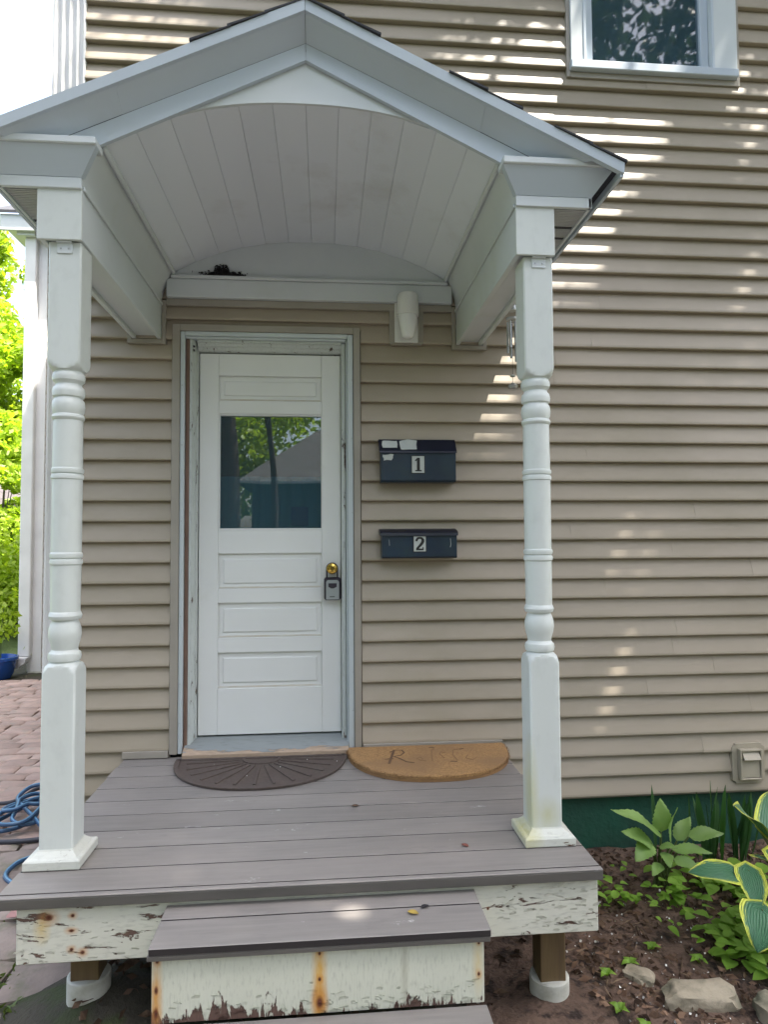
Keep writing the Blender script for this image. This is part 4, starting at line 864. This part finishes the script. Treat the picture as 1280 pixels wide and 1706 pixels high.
# tall broad-leaved plant by the foundation
bx, by = 1.34, -.40; bzg = GZ
pl = thing('broadleaf_plant', (bx, by, bzg), 'leafy green plant with broad pointed leaves against the green foundation', 'plant')
m = MB()
leaves = [((1.33, -.45, -.02), (1.088, -.47, .114), .10), ((1.345, -.42, -.015), (1.345, -.42, .135), .09), ((1.375, -.45, -.05), (1.40, -.47, .11), .075), ((1.46, -.45, -.03), (1.61, -.48, -.01), .075), ((1.37, -.47, -.075), (1.53, -.52, -.075), .065), ((1.28, -.47, -.05), (1.12, -.5, .03), .085), ((1.27, -.47, -.04), (1.16, -.55, -.08), .085), ((1.33, -.48, -.08), (1.30, -.58, -.10), .055), ((1.31, -.47, -.06), (1.37, -.52, -.045), .05), ((1.36, -.5, -.10), (1.45, -.57, -.12), .055), ((1.42, -.42, -.06), (1.52, -.36, .02), .07), ((1.30, -.5, -.12), (1.22, -.58, -.13), .05)]
for i, (b0, t0, w) in enumerate(leaves):
    m.tube([(bx + random.uniform(-.05, .05), by + random.uniform(-.03, .03), bzg - .02), ((bx + b0[0]) / 2, (by + b0[1]) / 2, (bzg + b0[2]) / 2 + .02), b0], .007, 6, .004)
m.build('stems', 'stem', pl)
for b0, t0, w in leaves: blade(b0, t0, w, .06, 'greenleaf', pl, twist=facing(b0, t0, .55) + random.uniform(-.2, .2), fold=.16, shape=(.66, .85), nu=18, serr=.07)
# variegated hosta
hx, hy = 1.72, -.86
hs = thing('variegated_hosta', (hx, hy, GZ), 'hosta with blue green leaves edged in yellow beside the garden rocks', 'hosta')
hl = [((1.40, -.88, .015), (1.175, -.95, .065), .105), ((1.46, -.88, .025), (1.42, -1.0, -.07), .11), ((1.43, -1.0, -.06), (1.345, -1.1, -.148), .15), ((1.60, -.74, .12), (1.45, -.82, .25), .16), ((1.60, -.98, -.02), (1.62, -1.2, -.1), .17), ((1.62, -.86, .06), (1.85, -1.05, .02), .17), ((1.66, -.75, .1), (1.8, -.55, .2), .17), ((1.75, -.9, .1), (2.0, -.85, .15), .17), ((1.58, -.80, .03), (1.56, -1.0, .06), .12)]
m = MB()
for b0, t0, w in hl: m.tube([(hx + random.uniform(-.04, .04), hy + random.uniform(-.04, .04), GZ - .02), ((hx * 2 + b0[0]) / 3, (hy * 2 + b0[1]) / 3, GZ + .18 + b0[2] * .3), b0], .006, 6, .004)
m.build('stems', 'stem', hs)
for b0, t0, w in hl: blade(b0, t0, w, .05, 'hosta', hs, twist=facing(b0, t0, .75) + random.uniform(-.15, .15), fold=.10, shape=(.5, .72), heart=.25)
# iris clumps
def iris(x, y, n, h, label):
    t = thing('iris_plant', (x, y, GZ), label, 'iris', 'irises by the foundation')
    for i in range(n):
        a = random.uniform(0, 6.28); r = random.uniform(0, .06); b0 = (x + r * math.cos(a), y + r * math.sin(a) * .5, GZ - .01); hh = h * random.uniform(.6, 1)
        blade(b0, (b0[0] + random.uniform(-.07, .07), b0[1] + random.uniform(-.06, .06), GZ + hh), .032, random.uniform(-.04, .05), 'iris', t, 'blade', 8, .1, (1.3, .6), random.uniform(0, 3))
iris(1.66, -.28, 12, .42, 'clump of upright dark green iris blades behind the hosta')
iris(1.86, -.22, 9, .36, 'smaller clump of iris blades below the wall vent')
t = thing('iris_plant', (1.42, -.22, GZ), 'single thin iris spear standing against the siding', 'iris', 'irises by the foundation')
blade((1.42, -.22, GZ), (1.415, -.2, .115), .02, .01, 'iris', t, 'blade', 8, .1, (1.3, .6))
t = thing('iris_plant', (.97, -.16, GZ), 'lone pale blade rising beside the deck corner', 'iris', 'irises by the foundation')
blade((.97, -.16, GZ), (.955, -.14, -.03), .018, .05, 'greenleaf', t, 'blade', 8, .1, (1.3, .6))
# leaves coming in from the right in front of the vent
wp = thing('leafy_weed', (2.1, -.35, GZ), 'tall leafy weed at the right edge before the vent', 'weed')
m = MB(); m.tube([(2.1, -.35, GZ), (2.07, -.36, -.05), (2.03, -.36, .13)], .005, 6, .002); m.build('stem', 'stem', wp)
for i in range(16):
    a = random.uniform(0, 6.28); zz = random.uniform(-.02, .15); b0 = (2.03 + random.uniform(-.02, .05), -.36, zz)
    blade(b0, (b0[0] + .09 * math.cos(a), b0[1] + .07 * math.sin(a), zz + random.uniform(-.03, .04)), .045, .08, 'cover', wp, nu=5)
# rocks
def rock(x, y, sx, sy, sz, rot, mat, label, group, seed=0, z=None):
    bm = bmesh.new(); bmesh.ops.create_icosphere(bm, subdivisions=3, radius=1); rr = random.Random(seed)
    ph = [rr.uniform(0, 6.28) for _ in range(6)]
    for v in bm.verts:
        p = v.co; q = Vector([math.copysign(abs(c) ** .55, c) for c in p])
        k = 1 + .10 * math.sin(3 * p.x + ph[0]) * math.cos(4 * p.y + ph[1]) + .07 * math.sin(7 * p.z + 5 * p.x + ph[2]) + .04 * math.sin(13 * p.y + 9 * p.x + ph[3])
        v.co = Vector((q.x * sx * k, q.y * sy * k, q.z * sz * k))
    c, s_ = math.cos(rot), math.sin(rot); zz = (GZ - .05 * max(0, -y - .6) if z is None else z)
    m = MB(); m.add([(x + v.co.x * c - v.co.y * s_, y + v.co.x * s_ + v.co.y * c, zz + v.co.z) for v in bm.verts], [[v.index for v in f.verts] for f in bm.faces]); bm.free()
    tag(m.build('rock', mat, None, 38), label, 'rock', group)
rock(1.125, -1.10, .13, .055, .052, -.08, 'rock', 'long flat tan rock edging the garden bed', 'garden rocks', 1)
rock(.955, -.985, .055, .038, .036, -.7, 'rock', 'small grey tilted rock left of the long one', 'garden rocks', 2)
rock(1.335, -1.19, .055, .055, .05, .3, 'rock', 'rounded tan rock at the right edge of the bed', 'garden rocks', 3)
# ground cover, seedlings, litter, specks
def inbed(n, x0, x1, y0, y1): return np.stack([rng.uniform(x0, x1, n), rng.uniform(y0, y1, n)], 1)
def scatter(name, pts, size, mat, kind='stuff', lift=.02, ratio=.7, flat=.6, label=None, cat=None):
    Z = bedz(pts[:, 0], pts[:, 1]) + lift * rng.uniform(.3, 1.4, len(pts)); v, f = leaf_quads(np.column_stack([pts, Z]), size, flat, ratio)
    o = fastmesh(name, v, f, mat); o['kind'] = kind
    if label: o['label'] = label; o['category'] = cat
    return o
pts = inbed(5200, .72, 3.2, -2.2, -.03)
keep = rng.random(len(pts)) < .75
scatter('leaf_litter', pts[keep], .027, 'litter', lift=.010, flat=.8, label='dry brown leaf litter and bark on the garden soil', cat='leaf litter')
scatter('twigs', inbed(900, .74, 2.6, -2.0, -.05), .06, 'twig', lift=.014, flat=.85, ratio=.07, label='thin dry twigs and bark shreds on the garden soil', cat='twigs')
scatter('tan_leaf_bits', inbed(700, .72, 2.4, -2.0, -.3), .036, 'tanleaf', lift=.012, flat=.7, ratio=.55, label='pale tan scraps of dead leaf on the soil', cat='leaf litter')
sp2 = inbed(460, .74, 2.2, -1.6, -.45); Z = bedz(sp2[:, 0], sp2[:, 1]) + .006
v, f = leaf_quads(np.column_stack([sp2, Z]), .0095, 0, .9); o = fastmesh('perlite_specks', v, f, 'perlite'); tag(o, 'white perlite specks sprinkled over the dark soil', 'perlite', None, 'stuff')
# ground cover made of small leaf sprigs
cl = []
for (cx, cy, rx, ry, n) in [(.98, -.42, .17, .10, 90), (1.12, -.56, .15, .08, 60), (1.30, -.60, .16, .08, 60), (1.30, -.78, .14, .06, 36), (1.38, -.92, .12, .08, 60), (1.50, -.82, .16, .12, 80), (1.46, -1.02, .10, .06, 30), (1.7, -.6, .25, .2, 120), (1.9, -1.0, .3, .3, 160), (2.3, -.6, .4, .4, 160), (1.55, -.42, .2, .1, 70)]:
    n = int(n * (.55 if cx < 1.35 else .75)); q = rng.normal(size=(n, 2)) * .55; cl.append(np.column_stack([cx + q[:, 0] * rx, cy + q[:, 1] * ry]))
cl = np.concatenate(cl)
V = []; F = []; base = 0
for (x, y) in cl:
    s_ = rng.uniform(.022, .045) if x < 1.3 else rng.uniform(.035, .065); zz = float(bedz(np.array(x), np.array(y))) + rng.uniform(.015, .10); a = rng.uniform(0, 6.28); tl = rng.uniform(-.4, .3)
    d = np.array([math.cos(a), math.sin(a), tl]); sd_ = np.array([-math.sin(a), math.cos(a), rng.uniform(-.2, .2)]); up = np.array([0, 0, 1.])
    P0 = np.array([x, y, zz])
    prof_ = [(-.5, .02), (-.32, .36), (-.05, .46), (.25, .32), (.5, .01)]
    for t, w in prof_:
        c = P0 + d * t * s_ * 1.25 - up * (t * t) * s_ * .35
        V += [c - sd_ * w * s_ + up * w * s_ * .25, c, c + sd_ * w * s_ + up * w * s_ * .25]
    for i in range(4):
        for k in (0, 1): F.append((base + i * 3 + k, base + i * 3 + k + 1, base + i * 3 + 4 + k, base + i * 3 + 3 + k))
    base += 15
o = fastmesh('ground_cover', np.array(V), np.array(F), 'cover', None, True); tag(o, 'low mat of small green ground cover leaves in the garden bed', 'ground cover', None, 'stuff')
for i, (x, y, lab) in enumerate([(.83, -1.0, 'small seedling beside the right deck corner'), (.95, -.93, 'two leaved seedling near the small grey rock'), (1.08, -1.05, 'seedling sprouting between the grey rock and long rock'), (1.08, -.84, 'bluish seedling in the middle of the dark soil'), (1.22, -.93, 'round leaved seedling above the long rock'), (.86, -1.24, 'seedling at the bottom edge of the bed'), (.80, -1.17, 'seedling beside the right footing')]):
    zz = float(bedz(np.array(x), np.array(y))); t = thing('seedling', (x, y, zz), lab, 'seedling', 'seedlings in the bed')
    for k in range(4):
        a = k * 1.7 + random.uniform(0, 1); r = random.uniform(.03, .045)
        blade((x, y, zz + .005), (x + r * math.cos(a), y + r * math.sin(a), zz + .02), .026, .25, 'cover', t, nu=5)
# dirt and moss beside and under the deck
pts = np.stack([rng.uniform(-1.7, -1.16, 1500), rng.uniform(-1.5, .2, 1500)], 1); pts = pts[(np.sin(pts[:, 0] * 9) * np.cos(pts[:, 1] * 7) > .1)]
v, f = leaf_quads(np.column_stack([pts, np.full(len(pts), GZ + .008)]), .03, .4, .5); o = fastmesh('moss_tufts', v, f, 'moss'); tag(o, 'yellow green moss and tiny weeds between the stones', 'moss', None, 'stuff')
pts = np.stack([rng.uniform(-1.0, .65, 700), rng.uniform(-1.6, -.2, 700)], 1)
v, f = leaf_quads(np.column_stack([pts, earthz(pts[:, 0], pts[:, 1]) + .012]), .045, .7, .5); o = fastmesh('under_deck_litter', v, f, 'litter'); tag(o, 'scattered dead leaves on the earth under the deck', 'leaf litter', None, 'stuff')

# ================================================================== REAR WING AND BACKGROUND
wg = thing('house_wing', (-3.0, 6, -.36), 'sunlit white cornered rear wing beyond the left post', 'house')
part('wall', 'siding', wg, (-3.86, -1.0, 5.32, 6.9, -.5, 5.3), b=0)
for k in range(50): MB().prism([(5.319, k * .11 - .2), (5.295, k * .11 - .2), (5.312, k * .11 - .092), (5.319, k * .11 - .092)], 'x', -3.70, -1.4).build('siding_course', 'siding', wg)
part('corner_post', 'wingwhite', wg, (-3.875, -3.70, 5.275, 5.4, -.26, 5.25))
part('base_stone', 'conc', wg, (-3.86, -1.4, 5.27, 5.4, -.5, -.262))
dsn = MB(); dsn.box(-3.945, -3.805, 5.19, 5.272, -.06, 5.18, .01); ds = dsn.build('downspout', 'wingwhite', wg)
m = MB(); m.prism([(-3.945, -.065), (-3.805, -.065), (-3.82, -.12), (-3.90, -.19), (-3.99, -.19), (-3.96, -.12)], 'y', 5.10, 5.26); m.build('downspout_elbow', 'wingwhite', ds)
part('eave', 'white', wg, (-4.2, -1.0, 5.12, 7.0, 5.3, 5.36), (-4.2, -1.0, 5.08, 5.12, 5.22, 5.42), (-4.02, -3.8, 5.13, 5.25, 5.18, 5.30))
m = MB(); m.prism([(5.05, 5.42), (5.05, 5.46), (6.1, 6.1), (7.1, 5.46), (7.1, 5.42), (6.1, 6.05)], 'x', -4.3, -1.0); m.build('roof', 'shingle', wg)

def tree(name, x, y, z0, h, r, n, leaf, mat, label, group, trunk=.14, blobs=9, seed=1, zlow=.35, reject=None, cen=None, cat='tree', flat=.3, fork=True, gap=.0):
    rg = np.random.default_rng(seed); t = thing(name, (x, y, z0), label, cat, group)
    m = MB(); top = Vector((x, y, z0 + h * .8)); pts = smoothpts([(x, y, z0 - .1), (x + .1, y, z0 + h * .25), (x - .08, y + .1, z0 + h * .5), top], 5); m.tube(pts, trunk, 9, trunk * .3)
    cs = []
    for i in range(blobs):
        a = rg.uniform(0, 6.28); rr = r * rg.uniform(.25, .8); zz = z0 + h * rg.uniform(zlow, .95)
        cs.append((x + rr * math.cos(a), y + rr * math.sin(a), zz, r * rg.uniform(.32, .5)))
        q = Vector((x, y, z0 + (zz - z0) * rg.uniform(.45, .75))); e = Vector(cs[-1][:3]); m.tube(smoothpts([q, (q + e) / 2 + Vector((0, 0, .2)), e], 4), trunk * .3, 6, trunk * .06)
    m.build('trunk', 'bark', t, 60)
    P = []
    for c in (cen or cs):
        k = n // len(cen or cs); q = rg.normal(size=(k, 3)); q /= np.linalg.norm(q, axis=1)[:, None]; q *= (rg.uniform(.15, 1, k) ** .45)[:, None]
        P.append(np.array(c[:3]) + q * np.array([c[3], c[3], c[3] * .75]))
    P = np.concatenate(P)
    if gap: P = P[np.sin(P[:, 0] * 5.1) * np.cos(P[:, 1] * 4.3) * np.sin(P[:, 2] * 5.7 + 1) < 1 - gap]
    if reject is not None: P = P[~reject(P)]
    v, f = leaf_quads(P, leaf, flat); fastmesh('crown', v, f, mat, t); return t
# trees and shrubs seen left of the house
tree('maple_tree', -8.7, 10.8, .9, 6.6, 2.6, 26000, .17, 'lime', 'nearest lime green tree left of the porch', 'trees beyond the path', .13, 14, 3, .12)
tree('maple_tree', -10.2, 13.5, 1.6, 7.6, 3.0, 26000, .22, 'lime', 'taller sunlit tree behind the nearest lime green one', 'trees beyond the path', .18, 14, 4, .1)
tree('maple_tree', -13.5, 12.5, 1.6, 8, 3.2, 14000, .24, 'lime', 'sunlit tree at the far left edge', 'trees beyond the path', .18, 12, 6, .1)
tree('maple_tree', -8.6, 14.5, 1.9, 6.5, 2.8, 20000, .2, 'lime', 'low sunlit tree filling the gap behind the first two', 'trees beyond the path', .14, 14, 8, .02)
tree('maple_tree', -6.3, 12.2, 1.9, 5.0, 1.9, 12000, .16, 'lime', 'small lime tree just left of the wing', 'trees beyond the path', .1, 12, 9, .05)
tree('maple_sapling', -5.75, 8.75, .2, 3.1, .75, 2600, .13, 'lime', 'young lime sapling in front of the shed', 'trees beyond the path', .04, 9, 31, .3)
def shrub(x, y, z, r, h, n, label, seed):
    rg = np.random.default_rng(seed); t = thing('shrub', (x, y, z), label, 'shrub', 'shrubs on the slope')
    m = MB()
    for i in range(7): a = rg.uniform(0, 6.28); m.tube([(x, y, z - .05), (x + .5 * r * math.cos(a), y + .5 * r * math.sin(a), z + h * .5), (x + .85 * r * math.cos(a), y + .85 * r * math.sin(a), z + h * .85)], .015, 5, .005)
    m.build('stems', 'bark', t)
    q = rg.normal(size=(n, 3)); q /= np.linalg.norm(q, axis=1)[:, None]; q *= (rg.uniform(.2, 1, n) ** .5)[:, None]; q[:, 2] = np.abs(q[:, 2])
    P = np.array([x, y, z]) + q * np.array([r, r, h]); P += .12 * r * np.sin(P[:, [1, 2, 0]] * 9); v, f = leaf_quads(P, .11, .3); fastmesh('foliage', v, f, 'shrub', t)
shrub(-5.15, 7.9, .0, .95, 1.75, 4600, 'bright lime shrub behind the blue flower pot', 1)
shrub(-6.2, 8.3, .15, .9, 1.5, 3600, 'lime shrub further up the slope', 2)
shrub(-7.6, 9.0, .6, .9, 1.4, 2400, 'upper lime shrub under the nearest tree', 3)
for i, (x, y, s_) in enumerate([(-5.6, 9.0, .4), (-6.2, 9.3, .45), (-6.8, 9.5, .42), (-5.1, 8.8, .35)]):
    zz = float(hillz(np.array(x), np.array(y))); rock(x, y, s_, .28, .24, .2 * i, 'paver', ['pink boulder on the slope', 'middle pink boulder on the slope', 'left pink boulder on the slope', 'right pink boulder by the wing'][i], 'boulders on the slope', 20 + i, zz + .12)

sh = thing('garden_shed', (-6.0, 9.6, .5), 'low shed with pale shingle roof among the trees at left', 'shed')
part('wall', 'shedwall', sh, (-7.2, -5.15, 9.0, 10.4, .2, 1.8), b=0)
for i in range(7):
    ya = 8.75 + i * .15; za = 1.72 + i * .135
    m = MB(); m.prism([(ya, za), (ya, za + .02), (ya + .17, za + .165), (ya + .17, za + .145)], 'x', -7.4, -5.05 + random.uniform(-.03, .03)); m.build('shingle_course', 'paleshingle', sh)
m = MB(); m.prism([(9.8, 2.64), (9.8, 2.67), (10.7, 1.74), (10.7, 1.7)], 'x', -7.4, -5.05); m.build('rear_roof', 'paleshingle', sh)
# ---- the shade tree above the porch (its leaf gaps let the sun flecks through to the wall)
POLY = [[(.30, 4.0), (1.2, 4.0), (1.56, 3.84), (1.76, 3.6), (1.62, 3.38), (1.50, 3.1), (1.36, 2.9), (1.28, 2.65), (1.2, 2.38), (.96, 2.34), (.6, 2.34), (.3, 3.2)],
        [(1.95, 3.86), (2.45, 3.84), (2.45, 3.42), (2.02, 3.42), (1.80, 3.60)], [(.85, 2.45), (.86, 2.05), (.70, 1.62), (.46, 1.62), (.57, 2.14)], [(-1.7, 4.1), (-.8, 4.1), (-.8, 3.3), (-1.7, 3.3)]]
CIRC = [(1.77, 2.06, .05), (1.71, 1.96, .04), (1.71, 1.75, .05), (1.67, 1.66, .05), (1.46, 1.35, .07), (1.42, 1.25, .08), (1.38, 1.15, .08), (1.35, 1.05, .07), (1.31, .96, .06), (1.38, .64, .04), (1.32, .55, .045), (1.23, .44, .055), (1.18, .33, .055), (2.06, 2.16, .04), (2.0, 2.07, .04), (1.47, .85, .035)]
def sunhole(P):
    t = -P[:, 1] / SUN.y            # distance along the ray from the wall plane y=0 back to the leaf
    t = P[:, 1] / SUN.y; X = P[:, 0] - SUN.x * t; Z = P[:, 2] - SUN.z * t
    hit = np.zeros(len(P), bool)
    for pg in POLY:
        ins = np.zeros(len(P), bool); n = len(pg)
        for i in range(n):
            x0, z0 = pg[i]; x1, z1 = pg[(i + 1) % n]
            if z0 == z1: continue
            c = ((Z < z0) != (Z < z1)) & (X < (x1 - x0) * (Z - z0) / (z1 - z0) + x0); ins ^= c
        hit |= ins
    soft = (X > 1.15) & (X < 3.2) & (Z > 2.35) & (Z < 3.95); hit |= soft & (np.sin(X * 11 + 3 * Z) * np.sin(Z * 13 - 2 * X) + .35 * np.sin(29 * X) * np.cos(23 * Z) > .12) & (rng.random(len(P)) < .93)
    rr = random.Random(5)
    for (x, z, r) in CIRC:
        k = rr.uniform(1.45, 2.1); e = rr.uniform(.7, 1.3); dx = rr.uniform(-.03, .03)
        hit |= ((X - x - dx) * e + .25 * (Z - z)) ** 2 + ((Z - z) / e) ** 2 < (r * k) ** 2
    return hit & (rng.random(len(P)) < .985)
cen = []
for i in range(96):
    cen.append((.1 + (i % 12) * .58 + rng.uniform(-.3, .3), -3.5 + (i // 12) * .47 + rng.uniform(-.25, .25), rng.uniform(8.3, 9.8), .72))
tree('shade_tree', 5.6, -3.6, -.36, 10.5, 2.6, 90000, .14, 'canopy', 'large leafy shade tree spreading over the porch roof', 'trees around the house', .24, 10, 11, .7, sunhole, cen)
# trees and neighbour house across the yard, mirrored in the panes
tree('oak_tree', -1.95, -8.2, -.36, 11, 2.6, 7000, .2, 'canopy', 'thick trunked oak across the front yard', 'trees around the house', .26, 10, 21, .62)
tree('oak_tree', -1.32, -10.4, -.36, 10, 2.2, 5000, .2, 'canopy', 'slender tree across the front yard', 'trees around the house', .09, 9, 22, .6)
tree('oak_tree', -4.0, -19, -.36, 10, 3.6, 12000, .24, 'lime', 'sunlit tree left of the neighbouring house', 'trees around the house', .2, 12, 23, .2)
tree('oak_tree', 2.0, -26, -.36, 13, 4.5, 14000, .28, 'lime', 'sunlit tree behind the neighbouring house', 'trees around the house', .2, 14, 24, .25)
tree('oak_tree', 6.6, -8.8, -.36, 14.5, 4.0, 16000, .24, 'canopy', 'broad tree at the right of the front yard', 'trees around the house', .25, 12, 25, .4)
for i, (x, y, h, lab) in enumerate([(-15, -14, 11, 'added light-blocking tree at the left end of the far tree row'), (-10.5, -18, 13, 'second added light-blocking tree of the far row'), (-7, -13, 9, 'lower added light-blocking tree before the far row'), (12, -15, 12, 'added light-blocking tree beyond the neighbouring house'), (16, -9, 11, 'added light-blocking tree at the right end of the far row'), (-13, -6, 10, 'added light-blocking tree at the side of the yard'), (9.5, -22, 14, 'tallest added light-blocking tree behind the neighbouring roof')]):
    tree('blocker_tree', x, y, -.36, h, 4.2, 6000, .42, 'canopy', lab, 'trees around the house', .28, 12, 40 + i, .12)  # out of view, added to block low frontal light on the wall
nh = thing('neighbour_house', (3, -18, -.36), 'slate blue neighbouring house with a grey hip roof', 'house')
part('wall', 'nhouse', nh, (-2.1, 9, -22, -14.3, -.4, 2.95), b=0)
m = MB(); e0, e1, f0, f1 = -2.5, 9.4, -22.4, -13.9; zr = 6.3; k_ = 4.2
m.add([(e0, f0, 2.9), (e1, f0, 2.9), (e1, f1, 2.9), (e0, f1, 2.9), (e0 + k_, (f0 + f1) / 2, zr), (e1 - k_, (f0 + f1) / 2, zr)], [(0, 1, 2, 3), (3, 2, 5, 4), (1, 0, 4, 5), (0, 3, 4), (2, 1, 5)]); m.build('roof', 'nroof', nh)
part('gutter', 'white', nh, (e0, e1, -13.9, -13.82, 2.86, 2.94))
for x in (2.6, 5.0): w_ = part('window', 'white', nh, (x - .5, x + .5, -14.3, -14.26, .9, 2.3)); part('pane', 'wglass', w_, (x - .43, x + .43, -14.258, -14.25, .98, 2.22), b=0)
